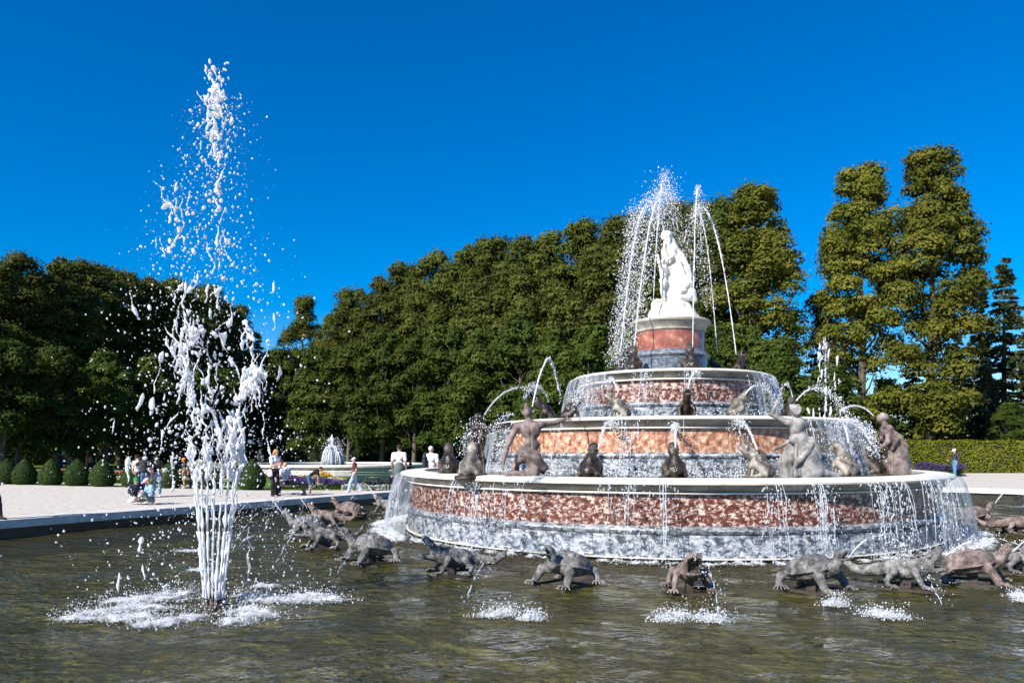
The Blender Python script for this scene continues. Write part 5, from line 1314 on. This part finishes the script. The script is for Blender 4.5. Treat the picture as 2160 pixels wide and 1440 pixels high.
# hedges
def hedge(p0, p1, w, h, n, mat, label, leaf=.07, tw=False):
    p0 = np.array(p0, float); p1 = np.array(p1, float); L = np.linalg.norm(p1 - p0); e = (p1 - p0) / L; nn = np.array([e[1], -e[0]])
    o = empty('clipped_hedge', ((p0[0] + p1[0]) / 2, (p0[1] + p1[1]) / 2, 0), math.atan2(e[1], e[0]), label, 'hedge')
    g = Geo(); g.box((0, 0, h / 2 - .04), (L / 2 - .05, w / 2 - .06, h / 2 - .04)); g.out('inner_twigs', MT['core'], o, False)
    f = rng.uniform(0, 1, n); x = rng.uniform(-L / 2, L / 2, n); top = f < w / (w + h)
    wave = .05 * np.sin(x * 1.7) + .04 * np.sin(x * 4.1)
    y = np.where(top, rng.uniform(-w / 2, w / 2, n), np.sign(rng.uniform(-1, .45, n)) * (w / 2 + rng.normal(0, .035, n) + wave * .5)); z = np.where(top, h + rng.normal(0, .04, n) + wave, rng.uniform(0, h, n))
    N = np.where(top[:, None], [[0, 0, 1.0]], np.stack([np.zeros(n), np.sign(y), np.zeros(n)], 1)) + rng.normal(0, .5, (n, 3))
    shrub_shell(np.c_[x, y, z], N, leaf, mat, 'foliage', o)
    return o
hedge((27.5, 55.5), (66, 56.5), 1.4, 2.3, 34000, MT['hedge'], 'long clipped yellow-green hedge at right', .075)
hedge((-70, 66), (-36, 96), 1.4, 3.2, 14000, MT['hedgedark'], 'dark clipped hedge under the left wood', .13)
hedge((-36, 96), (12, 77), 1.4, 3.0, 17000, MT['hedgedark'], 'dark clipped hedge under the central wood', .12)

# topiary
def topiary_mesh():
    u = np.linspace(0, 1, 24); r = np.interp(u, [0, .08, .25, .45, .65, .8, .92, 1], [.42, .52, .57, .52, .395, .265, .13, .0]); r = np.convolve(np.r_[r[0], r, 0], [.25, .5, .25], 'valid'); z = .04 + 1.24 * u
    n = 7000; t = rng.uniform(0, 1, n) ** .9; a = rng.uniform(0, 6.28, n); rr = np.interp(t, u, r) + rng.normal(0, .012, n); zz = np.interp(t, u, z)
    sl = np.gradient(r, z); nz = -np.interp(t, u, sl)
    N = np.c_[np.cos(a), np.sin(a), np.clip(nz, -1, 2)] + rng.normal(0, .45, (n, 3))
    V, Q = cards(np.c_[rr * np.cos(a), rr * np.sin(a), zz], N, .032 * rng.uniform(.6, 1.3, n), .02 * rng.uniform(.7, 1.2, n))
    fol = mesh_data('foliage', V, Q, MT['box'], True)
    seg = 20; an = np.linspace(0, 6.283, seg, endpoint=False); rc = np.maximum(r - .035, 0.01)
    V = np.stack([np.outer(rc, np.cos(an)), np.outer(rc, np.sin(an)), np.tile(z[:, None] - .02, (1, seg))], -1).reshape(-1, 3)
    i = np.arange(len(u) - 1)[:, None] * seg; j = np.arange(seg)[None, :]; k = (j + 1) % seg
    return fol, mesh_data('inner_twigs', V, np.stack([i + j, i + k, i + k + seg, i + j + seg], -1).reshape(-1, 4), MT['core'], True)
TOPI = topiary_mesh()
for q, (x, d, s) in enumerate([(16, 37.6, .98), (52, 36.9, .98), (107, 36.4, .96), (163, 35.7, 1.0), (216, 35.0, .98), (283, 34.4, .97), (360, 33.6, .95), (440, 32.9, 1.0), (531, 32.2, 1.0)]):
    o = empty('topiary_bush', at(x, d, z=0.01), rng.uniform(0, 6), 'egg-shaped clipped box bush, %s from the left in the row' % ORD[q], 'bush', 'topiary row along the gravel')
    o.scale = (s, s, s); share('foliage', TOPI[0], o); share('inner_twigs', TOPI[1], o)

# flower beds
def bed(name, p0, p1, w, h, n, leafm_, flm, label, nf, size=.05, upright=.6):
    p0 = np.array(p0, float); p1 = np.array(p1, float); L = np.linalg.norm(p1 - p0); e = (p1 - p0) / L; nn = np.array([-e[1], e[0]])
    def spots(k, lo, hi):
        t = rng.uniform(0, 1, k); v = rng.uniform(-.5, .5, k) * w; hh = h * (.8 + .25 * np.sin(t * L * 3.1) * np.sin(t * L * 1.3 + 1)); q = p0 + e * (t * L)[:, None] + nn * v[:, None]
        return np.c_[q, .012 + hh * rng.uniform(lo, hi, k)]
    V, Q = cards(spots(n, .0, .85), rng.normal(0, 1, (n, 3)), size * 1.3, size * .5)
    o = mk(name, V, Q, leafm_); tag(o, label, 'flower bed', kind='stuff')
    V, Q = cards(spots(nf, .62, 1.08), rng.normal(0, 1, (nf, 3)) + np.array([0, 0, upright]), size, size * .7); mk('blossoms', V, Q, flm, o)
    return o
bed('flower_bed', (-10.2, 33.0), (-4.2, 33.2), 1.3, .5, 9000, MT['herb'], MT['purple'], 'bed of purple salvia with green stems left of the fountain', 5000, .05)
bed('flower_bed', (-10.0, 34.6), (-3.5, 35.0), .5, .5, 2500, MT['herb'], MT['cream'], 'cream blossom row behind the purple bed', 2600, .05)
bed('flower_bed', (-7.2, 32.1), (-4.8, 32.2), .35, .22, 900, MT['silver'], MT['silver'], 'silver-leaved edging plants before the purple bed', 900, .05)
bed('flower_bed', (-10.4, 39.5), (-9.4, 39.6), .5, .5, 300, MT['herb'], MT['yellowfl'], 'small clump of yellow and orange flowers before the white basin', 260, .045)
bed('flower_bed', (-30, 42.2), (-13.5, 37.0), .9, .30, 7000, MT['herb'], MT['cream'], 'cream flower border running behind the topiary row', 9000, .06)
bed('flower_bed', (-34, 52.5), (-15, 45.5), 1.0, .35, 6000, MT['herb'], MT['pinkfl'], 'pink and red flower border on the far lawn', 6000, .07)
bed('flower_bed', (26.0, 48.6), (29.2, 49.4), 1.0, .8, 2500, MT['herb'], MT['purple'], 'dark purple flower clump beside the walking man at right', 2200, .06)
bed('flower_bed', (-21, 49.5), (-17.6, 48.4), 1.1, .9, 1800, MT['herb'], MT['cream'], 'white flowering shrub patch left of the white basin', 1600, .08)

# far white basin with its own jet
bc = np.array([-13.2, 55.6]); rb = empty('far_basin', (bc[0], bc[1], 0), 0, 'low round white stone basin across the lawn', 'basin')
for nm, pr, m_, o_ in (('plinth_stone', [(6.3, 0), (6.95, 0), (6.95, .30), (6.85, .34), (6.3, .34)], 'kerb', 0), ('wall_stone', [(6.2, .343), (6.62, .343), (6.62, .52), (6.2, .52)], 'fascia', .3), ('rim_stone', [(6.1, .523), (6.75, .523), (6.85, .57), (6.85, .66), (6.75, .70), (6.1, .70)], 'limestone', .5)):
    me = arc_data(nm, pr, 2 * math.pi / 24, MT[m_], 4)
    for q in range(24): share(nm, me, rb, (0, 0, 0), (q + o_) * 2 * math.pi / 24)
disc('water', 6.15, .60, MT['tray'], rb, (0, 0, 0))

# bench and lounger
def bench(loc, rz, label):
    o = empty('park_bench', loc, rz, label, 'bench'); m = flat('dark_green_paint', (.012, .045, .028), rough=.5)
    for q in range(4):
        g = Geo(); g.box((0, -.18 + q * .115, .43), (.78, .045, .016)); g.out('seat_slat', m, o, False)
    for q in range(4):
        g = Geo(); g.box((0, .24 + q * .03, .52 + q * .105), (.78, .014, .04), rotm(x=-16)); g.out('back_slat', m, o, False)
    for s_ in (-1, 1):
        g = Geo(); x = s_ * .66; g.tube([(x, -.2, 0), (x, -.19, .42), (x, .2, .42), (x, .34, .9)], [.022] * 4, 6); g.tube([(x, .2, .42), (x, .28, 0)], [.022] * 2, 6); g.tube([(x, -.2, .42), (x, -.2, .6), (x, .2, .64)], [.02] * 3, 6); g.out('end_frame', m, o)
    return o
bench(at(786, 31.2, z=.008), math.radians(172), 'dark green slatted bench before the purple flower bed')
def lounger(loc, rz):
    o = empty('metal_lounger', loc, rz, 'dark curved metal lounger standing on the gravel by the kerb', 'bench'); m = flat('dark_weathered_metal', (.06, .055, .05), rough=.5)
    P = [(-.85, .78), (-.6, .55), (-.35, .40), (0, .34), (.35, .38), (.65, .50), (.85, .62)]
    for q in range(6):
        g = Geo(); y0, y1 = -.33 + q * .11 + .004, -.33 + (q + 1) * .11 - .004
        for k in range(len(P) - 1):
            a, b = np.array(P[k]), np.array(P[k + 1]); v = [[a[0], y0, a[1]], [b[0], y0, b[1]], [b[0], y1, b[1]], [a[0], y1, a[1]]]; v += [[p[0], p[1], p[2] - .035] for p in v]
            g.add(v, [[0, 1, 2, 3], [7, 6, 5, 4], [0, 4, 5, 1], [1, 5, 6, 2], [2, 6, 7, 3], [3, 7, 4, 0]])
        g.out('seat_slat', m, o, False)
    for x in (-.55, .5):
        g = Geo(); g.box((x, 0, .2), (.03, .28, .2)); g.out('leg', m, o, False)
    return o
lounger(at(612, 28.4, z=.004), math.radians(4))

# ================================================================== jets and splashes
JX = 10.05
def jp(px, py, dy=0.0): return np.array(tuple(at(px, JX + dy, py)))
def main_jet():
    root = empty('tall_water_jet', at(449, JX, z=ZW), 0, 'tall white water jet bursting up at left in the pool', 'water jet')
    o3 = np.array([root.location.x, root.location.y, root.location.z])
    g = Geo()                                           # bronze nozzle cluster
    for q in range(14):
        a = q / 14 * 6.283; g.tube([(.12 * math.cos(a), .12 * math.sin(a), -.2), (.125 * math.cos(a), .125 * math.sin(a), .13)], [.026, .022], 7)
    for q in range(5):
        a = q / 5 * 6.283; g.tube([(.055 * math.cos(a), .055 * math.sin(a), -.2), (.055 * math.cos(a), .055 * math.sin(a), .11)], [.022, .02], 7)
    g.tube([(0, 0, -.3), (0, 0, .02)], [.16, .16], 16); g.tube([(0, 0, .02), (0, 0, .045)], [.175, .175], 16)
    g.out('nozzle', MT['bronze'], root)
    g = Geo(); R = rng
    # solid stems fanning upwards
    for q in range(17):
        a = q / 17 * 6.283 + .2; ca, sa = math.cos(a), math.sin(a)
        x0 = 449 + 20 * ca; x1 = 456 + 46 * ca; top = R.uniform(960, 1040)
        strand(g, jp(x0, 1264, .12 * sa), jp(x0 * .45 + x1 * .55, 1120, .16 * sa), .018, .003, seg=7, taper=False, n=34)
        strand(g, jp(x0 * .45 + x1 * .55, 1122, .16 * sa), jp(x1, top, .24 * sa), .021, .010, seg=7, n=34)
    # ropes that carry on, tearing apart with height: (x, y) paths in the photograph, thickness px
    paths = [([(430, 1010), (420, 930), (408, 860), (400, 780), (405, 700), (398, 640), (395, 570), (388, 520)], 8, 26, 12),
             ([(470, 1010), (480, 930), (500, 880), (525, 830), (545, 785)], 11, 20, 16),
             ([(490, 1000), (505, 930), (520, 880), (512, 820), (530, 770)], 9, 18, 14),
             ([(455, 1010), (448, 900), (440, 800), (455, 720), (452, 650), (462, 560), (458, 470)], 7, 22, 10),
             ([(440, 1000), (430, 900), (415, 800), (385, 740), (378, 690)], 8, 22, 14),
             ([(460, 560), (455, 500), (462, 430), (455, 380), (470, 300), (466, 240)], 7, 10, 8),
             ([(445, 300), (455, 250), (452, 215), (460, 185), (463, 168)], 8, 12, 12),
             ([(385, 520), (390, 480), (370, 430), (362, 400)], 7, 16, 12),
             ([(345, 560), (330, 520), (318, 490)], 5, 14, 8)]
    J = Body()
    def rope(a, b, w, wob=.03):
        a = np.asarray(a, float); b = np.asarray(b, float); L = np.linalg.norm(b - a); m = max(3, int(L / .045) + 1); t = np.linspace(0, 1, m)
        P = a + (b - a) * t[:, None]; P += np.cumsum(R.normal(0, 1, (m, 3)) * np.array([1, .6, .2]), 0) * wob * .42
        P[:, 0] += wob * .8 * np.sin(t * L * R.uniform(9, 22) + R.uniform(0, 6))
        r = w * np.clip(.75 + .6 * np.sin(t * L * R.uniform(6, 16) + R.uniform(0, 6)) + R.normal(0, .25, m), .28, 1.9); r[0] *= .45; r[-1] *= .45
        J.chain(P, np.maximum(r, .0065), 0, .016)
    for pts, th, jit, dens in paths:
        P = np.array(pts, float); seg = np.linalg.norm(np.diff(P, axis=0), axis=1); cum = np.r_[0, np.cumsum(seg)]
        n = int(cum[-1] / 100 * dens * .62)
        for k in range(n):
            s = R.uniform(0, cum[-1]); x = np.interp(s, cum, P[:, 0]) + R.normal(0, jit * .6); y = np.interp(s, cum, P[:, 1])
            L = R.uniform(14, 95) * R.uniform(.3, 1); w = th * R.uniform(.25, 1.0) * .00628 * .36; dx = R.normal(0, 9) + (x - 450) * .05; dy = R.normal(0, .12)
            rope(jp(x, y, dy), jp(x + dx, y - L, dy + R.normal(0, .04)), w)
            if R.random() < .55:
                c = jp(x + R.normal(0, 6), y + R.normal(0, 8), dy)
                for z in range(R.integers(1, 4)): J.ell(c + R.normal(0, .022, 3), R.uniform(.012, .034, 3) * np.array([1, 1, 1.3]), rotm(R.uniform(-40, 40), R.uniform(-40, 40), 0), 0, .018)
    for x, y, n, sx, sy in ((528, 800, 30, 18, 26), (545, 785, 12, 10, 14), (385, 745, 12, 12, 18), (412, 690, 12, 12, 26), (400, 800, 10, 14, 24), (500, 905, 14, 18, 32), (455, 185, 12, 10, 22), (460, 235, 8, 11, 18), (452, 275, 5, 12, 16), (520, 700, 8, 9, 18)):
        for k in range(n):
            c = jp(x + R.normal(0, sx * .6), y + R.normal(0, sy * .6), R.normal(0, .08)); w = R.uniform(2, 7) * .00628 * .38
            rope(c, c + np.array([R.normal(0, .06), R.normal(0, .04), -R.uniform(.06, .34)]), w)
            if R.random() < .6: J.ell(c, R.uniform(.015, .045, 3), rotm(R.uniform(-60, 60), R.uniform(-60, 60), 0), 0, .02)
    for x0, y0, x1, y1, w in ((272, 612, 284, 668, 5), (300, 830, 294, 868, 7), (322, 838, 312, 876, 7), (375, 868, 345, 905, 5), (345, 905, 334, 960, 5), (228, 888, 242, 882, 4), (242, 884, 238, 914, 3), (272, 962, 272, 1020, 6), (364, 958, 362, 1040, 4), (345, 742, 330, 795, 7), (330, 795, 324, 830, 4),
                              (558, 870, 560, 920, 4), (560, 925, 568, 975, 3), (588, 770, 586, 805, 5), (576, 592, 573, 618, 3), (580, 660, 584, 700, 3), (512, 690, 535, 720, 6), (345, 845, 352, 830, 4), (545, 575, 540, 560, 3),
                              (482, 690, 490, 640, 7), (470, 740, 478, 700, 8), (430, 640, 440, 600, 6), (365, 435, 358, 470, 6), (352, 410, 350, 440, 4), (425, 300, 420, 320, 3)):
        rope(jp(x0, y0, R.normal(0, .1)), jp(x1, y1, R.normal(0, .1)), w * .00628 * .5, .016)
    for k in range(17):                                  # the stems go on as wavering ropes
        a = k / 17 * 6.283 + .2; rope(jp(456 + 46 * math.cos(a), 1015, .22 * math.sin(a)), jp(452 + 52 * math.cos(a) + R.normal(0, 8), R.uniform(860, 960), .2 * math.sin(a)), .017, .03)
    V, F, MI = J.mesh(.0105)
    o = mk('torn_ropes', V - o3, F, [MT['spray']], root); tag(o, kind='stuff')
    for x0, y0, x1, y1, w in ((300, 1130, 292, 1165, 5), (252, 1205, 250, 1250, 5), (300, 1190, 306, 1222, 4), (345, 1240, 352, 1228, 5), (525, 1110, 523, 1230, 3), (510, 1140, 538, 1128, 5), (520, 1168, 528, 1200, 4)):
        strand(g, jp(x0, y0, R.normal(0, .2)), jp(x1, y1, R.normal(0, .2)), w * .00628 * .62, .014, seg=7)
    n = 240                                              # round blobs
    y = R.uniform(130, 1010, n); spread = np.interp(y, [130, 300, 420, 560, 700, 1000], [14, 26, 46, 66, 84, 74]); xc = np.interp(y, [130, 300, 420, 560, 700, 1000], [455, 452, 428, 420, 436, 455])
    P = np.array([jp(a, b, c) for a, b, c in zip(xc + R.normal(0, 1, n) * spread, y, R.normal(0, .25, n))])
    drops(g, P, (R.uniform(.15, 1, n) ** 2.6) * .022 + .005, R.uniform(.8, 2.0, n), .15, ICO2)
    o = g.out('column', MT['spray'], root); o.location = -o3; tag(o, kind='stuff')
    g = Geo(); n = 5200                                  # fine drops
    y = np.r_[R.uniform(200, 1010, 3200), R.uniform(900, 1290, 2000)]; spread = np.interp(y, [130, 300, 560, 700, 900, 1050, 1290], [22, 40, 80, 110, 120, 120, 120]); xc = np.interp(y, [130, 300, 420, 560, 700, 1000], [460, 456, 432, 424, 430, 440])
    P = np.array([jp(a, b, c) for a, b, c in zip(xc + R.normal(0, 1, n) * spread, y, R.normal(0, .45, n))])
    drops(g, P[P[:, 2] > ZW], ((R.uniform(.1, 1, n) ** 3) * .013 + .0026)[P[:, 2] > ZW], R.uniform(.8, 1.8, (P[:, 2] > ZW).sum()), .2)
    o = g.out('fine_spray', MT['spray'], root); o.location = -o3
    tag(o, kind='stuff')
main_jet()
def wp(px, py):
    """spot on the pool surface seen at this place of the photograph"""
    d = (EYE - ZW) * FPX / (py - 948); return ((px - 1080) / FPX * d, d)
def sp(px, py, rx, ry): x, y = wp(px, py); return (x, y, rx * y / FPX, ry)
foam_patch([sp(165, 1312, 55, .16), sp(215, 1300, 60, .2), sp(270, 1310, 75, .28), sp(330, 1322, 60, .2), sp(300, 1290, 80, .25), sp(270, 1275, 60, .25), sp(340, 1268, 70, .2), sp(375, 1258, 50, .2), sp(400, 1310, 40, .15)], 'churned white foam left of the tall jet', .12, 6500, mound=.05)
foam_patch([sp(500, 1318, 45, .16), sp(545, 1305, 60, .22), sp(520, 1295, 50, .2), sp(560, 1272, 70, .2), sp(620, 1272, 70, .25), sp(690, 1272, 50, .2), sp(530, 1262, 50, .15), sp(650, 1264, 60, .2)], 'churned white foam right of the tall jet', .11, 5200, mound=.05)
foam_patch([sp(420, 1205, 30, .2), sp(400, 1165, 40, .2), sp(560, 1240, 40, .2)], 'faint foam streaks behind the tall jet', .05, 300, mound=.03)
for (a, b, lb) in (((1040, 1303, 42, .10), (1065, 1298, 30, .1), 'small splash on the pool below the left front lizard'), ((1120, 1310, 26, .10), (1128, 1308, 20, .08), 'smallest splash, below the front left turtle'), ((1410, 1312, 34, .10), (1432, 1303, 34, .12), 'splash left below the head-on lizard'),
                  ((1490, 1310, 34, .12), (1510, 1314, 30, .12), 'splash right below the head-on lizard'), ((1760, 1280, 24, .10), (1768, 1279, 16, .1), 'small splash below the right front turtle'), ((1850, 1300, 40, .14), (1885, 1306, 40, .14), 'splash below the crested lizard at right'), ((2150, 1262, 22, .12), (2160, 1270, 22, .12), 'splash at the right picture edge')):
    foam_patch([sp(*a), sp(*b)], lb, .08, 1600, mound=.035, grid=.03)
# white water where the curtains land
def ring_foam(a0, a1, r, w, label, nd, mound=.05):
    pts = []
    for a in np.arange(a0, a1, 2.6):
        p = ringpt(C1, a + rng.uniform(-1, 1), r + rng.uniform(-.1, .1), 0); pts.append((p.x, p.y, w * rng.uniform(.6, 1.3), w * rng.uniform(.6, 1.2)))
    return foam_patch(pts, label, .16, nd, mound=mound, grid=.06)
ring_foam(-48, 50, 7.18, .17, 'line of white water along the front foot of the fountain', 3600)
ring_foam(-105, -48, 7.45, .34, 'white water under the left curtain', 3200, .07)
ring_foam(50, 110, 7.48, .34, 'white water under the right curtain', 3000, .07)
def mist(label, segs, n, r=.012, mat='spray'):
    g = Geo()
    for (p, q, s, k) in segs:
        p = np.asarray(tuple(p)); q = np.asarray(tuple(q)); m = int(n * k); t = rng.uniform(0, 1, m)
        drops(g, p + (q - p) * t[:, None] + rng.normal(0, 1, (m, 3)) * s, rng.uniform(.15, 1, m) ** 2.5 * r + .0025, rng.uniform(.8, 2.2, m))
    return tag(g.out('spray', MT[mat]), label, 'spray', kind='stuff')
# splashing at the foot of tiers two and three
def tray_foam(C, r, z, a0, a1, label, n):
    g = Geo(); A = rng.uniform(a0, a1, n); P = np.array([tuple(ringpt(C, a, r + rng.normal(0, .14), z + rng.exponential(.09))) for a in A])
    drops(g, P, rng.uniform(.2, 1, n) ** 2 * .016 + .003, rng.uniform(.8, 1.8, n)); return tag(g.out('spray', MT['spray']), label, 'spray', kind='stuff')
tray_foam(C2, 4.72, 1.13, -110, 110, 'spray at the foot of the second tier', 5200)
tray_foam(C2, 2.72, 2.42, -110, 110, 'spray at the foot of the third tier', 2600)

# arching jets of frogs and figures
def fj(label, x0, y0, d0, x1, y1, d1, top, **k):
    """jet from a mouth to where it lands; top is the photo row of its highest point"""
    p0, p1 = at(x0, d0, y0), at(x1, d1, y1); dm = (d0 + d1) / 2; h = EYE + (948 - top) * dm / FPX
    return arc_jet(label, p0, p1, h, **k)
G = 'arching jets of the frogs on the third tray'
fj('jet from leftmost frog of third tray soaring left of the statue', 1309, 742, 20.4, 1420, 640, 20.9, 425, r0=.022, r1=.05, nd=1500, spread=.13, mat='spray', group=G)
fj('jet from the frog left of the drum rising close beside the statue', 1338, 730, 19.3, 1440, 560, 20.9, 400, r0=.018, r1=.04, nd=1100, spread=.12, mat='spray', group=G)
fj('jet from behind arching highest above the statue’s head', 1378, 640, 21.8, 1425, 560, 20.8, 370, r0=.02, r1=.045, nd=600, spread=.10, mat='spray', group=G)
fj('thin straight jet from the frog before the drum', 1461, 732, 18.8, 1482, 640, 20.8, 396, r0=.014, r1=.032, solid=.5, nd=700, spread=.07, mat='spray', group=G)
fj('jet from rightmost frog of third tray curving in from the right', 1553, 748, 19.9, 1424, 610, 20.8, 432, r0=.018, r1=.034, solid=.55, nd=700, spread=.09, mat='spray', group=G)
fj('thin jet from the frog behind the drum on the right', 1513, 745, 21.1, 1436, 600, 20.9, 440, r0=.013, r1=.028, solid=.6, nd=380, spread=.09, mat='spray', group=G)
mist('cloud of fine spray left of the statue', [(at(1300, 20.5, 770), at(1345, 20.6, 440), .16, .55), (at(1330, 20.4, 760), at(1385, 20.6, 420), .16, .30), (at(1400, 20.8, 470), at(1400, 20.8, 385), .22, .15)], 9000, .013)
mist('loose drops right of the statue', [(at(1450, 20.4, 620), at(1480, 20.6, 420), .14, .5), (at(1500, 20.4, 640), at(1470, 20.6, 440), .12, .5)], 900, .012)
fj('jet from the dark robed figure’s mouth arching right', 1022, 874, 17.2, 1135, 835, 17.6, 816, solid=.6, nd=160, spread=.04)
fj('high narrow jet from the kneeling man’s mouth', 1123, 857, 15.5, 1193, 845, 17.0, 758, r0=.02, r1=.028, solid=.95, nd=120, spread=.03, mat='spray')
fj('jet from left wide-mouthed frog on second tray', 1158, 848, 19.0, 1108, 838, 18.4, 813, solid=.5, nd=480, spread=.06)
fj('jet from the robed figure’s outstretched arm', 1085, 878, 17.4, 1045, 930, 17.0, 874, solid=.3, nd=300, spread=.07, mat='spray')
fj('jet from the pale left-leaning frog on second tray', 1304, 828, 17.3, 1276, 812, 18.3, 796, solid=.3, nd=480, spread=.05, mat='spray')
fj('jet from the camera-facing frog on second tray', 1450, 826, 17.0, 1474, 800, 18.1, 784, solid=.5, nd=220, spread=.05, mat='spray')
fj('jet from the pale right-leaning frog on second tray', 1572, 832, 17.3, 1640, 866, 17.9, 812, solid=.3, nd=320, spread=.06, mat='spray')
fj('jet from behind the kneeling woman’s head going left', 1672, 838, 18.4, 1640, 872, 18.0, 808, solid=.3, nd=200, spread=.05, mat='spray')
fj('wide jet from behind the kneeling woman’s head going right', 1680, 845, 18.4, 1790, 900, 18.2, 818, r1=.03, solid=.3, nd=700, spread=.08, mat='spray')
fj('thin jet from the right leaning figure’s mouth', 1842, 876, 17.1, 1762, 885, 17.4, 856, solid=.85, nd=120, spread=.03)
fj('jet from the frog beside the kneeling man', 1262, 946, 15.1, 1300, 905, 16.5, 892, r0=.02, r1=.04, solid=.4, nd=480, spread=.05, mat='spray')
fj('jet from the middle frog of the lowest tray', 1425, 944, 14.8, 1422, 908, 16.3, 896, r0=.02, r1=.04, solid=.35, nd=480, spread=.05, mat='spray')
fj('jet from the gaping frog left of the kneeling woman', 1597, 948, 15.0, 1530, 905, 16.4, 884, r0=.02, r1=.045, solid=.4, nd=700, spread=.07, mat='spray')
fj('jet from the brownish frog right of the kneeling woman', 1790, 934, 16.0, 1770, 900, 16.8, 890, solid=.4, nd=200, spread=.05, mat='spray')
fj('jet from the glossy brown frog at right', 1838, 938, 17.0, 1768, 905, 17.2, 890, r1=.04, solid=.4, nd=700, spread=.08, mat='spray')
mist('spray falling off the right end of the second tier', [(at(1800, 17.6, 890), at(1835, 17.3, 960), .10, .6), (at(1830, 17.4, 900), at(1850, 17.2, 960), .08, .4)], 1800, .013)
mist('spray round the dark robed figure', [(at(985, 17.2, 950), at(1010, 17.2, 900), .14, .5), (at(1055, 17.0, 960), at(1070, 17.2, 905), .10, .5)], 1700, .013)
mist('spray at left end of the third tier', [(at(1215, 18.4, 850), at(1245, 18.4, 795), .09, 1)], 900, .013)
# creatures spit outwards
def spit(i, label, reach, top, spreadn=.10, n=150, side=0.0, mat='clear'):
    o = CR[i]; p = np.array(o.location); a = o.rotation_euler.z + math.radians(side); d = np.array([math.cos(a), math.sin(a), 0]); hz = .62
    p0 = p + d * .52 + np.array([0, 0, hz * .82]); p1 = p + d * reach; p1[2] = ZW
    return arc_jet(label, p0, p1, ZW + top, r0=.012, r1=.022, solid=.22, nd=n, spread=spreadn, mat=mat, group='jets spat by the lead creatures')
SPIT = [(0, 'broken jet from the head-on lizard falling toward the camera', 2.6, .80), (1, 'broken jet from the turtle left of the head-on lizard', 2.7, .85), (2, 'broken jet from the left front lizard', 2.4, .80), (3, 'broken jet from the dark wet turtle at left', 2.2, .95), (4, 'broken jet from the spiny lizard at far left', 2.2, .9),
        (5, 'jet from the pale half hidden turtle at left', 2.2, 1.0), (6, 'jet from the long reddish lizard at left', 2.0, .9), (7, 'jet arching from the pinkish-brown turtle at left', 2.2, 1.05), (8, 'jet from the farthest lizard at left', 2.2, 1.0), (9, 'jet from the turtle turned right', 2.2, .92), (10, 'jet from the crested lizard at right', 2.6, .85), (11, 'jet from the pinkish turtle at right', 2.4, .9), (15, 'jet from the small pale turtle at right', 2.2, 1.0)]
for i, lb, rc_, tp in SPIT: spit(i, lb, rc_ * .8, tp, n=190, mat='spray' if i > 3 else 'clear')
# distant jets
p = at(1740, 31.2, z=ZW)
arc_jet('tall jet behind the fountain on the right', p, p + Vector((.15, .2, 0)), EYE + (948 - 722) * 31.2 / FPX, r0=.04, r1=.07, solid=.10, nd=900, spread=.17, mat='spray')
g = Geo()
for k in range(46):
    y = rng.uniform(725, 890); x = 1738 + rng.normal(0, 7 + (y - 700) * .05); q = np.array(tuple(at(x, 31.2, y))); strand(g, q, q + np.array([rng.normal(0, .06), 0, rng.uniform(.1, .5)]), rng.uniform(.02, .06), .03, seg=5)
tag(g.out('water_ropes', MT['spray']), 'torn ropes of water in the jet behind the right end', 'water', kind='stuff')
g = Geo(); c = np.array([bc[0] + .1, bc[1], .6])
for k in range(3): strand(g, c, c + np.array([rng.normal(0, .06), 0, 2.25 - .3 * k]), .13, .03, seg=6)
for k in range(60):
    a = rng.uniform(0, 6.28); r = rng.uniform(.35, .95); P = para(c + np.array([0, 0, .0]), c + np.array([math.cos(a) * r, math.sin(a) * r, 0]), .6 + rng.uniform(1.0, 1.45), 14); g.tube(P[5:], rng.uniform(.02, .045) * np.clip(1 + rng.normal(0, .3, 9), .4, 1.6), 5)
drops(g, c + np.c_[rng.normal(0, .4, (500, 2)), rng.uniform(0, 2, 500)], rng.uniform(.01, .03, 500), 1.5)
tag(g.out('water_jet', MT['spray']), 'bell-shaped jet in the far white basin', 'water jet', kind='stuff')
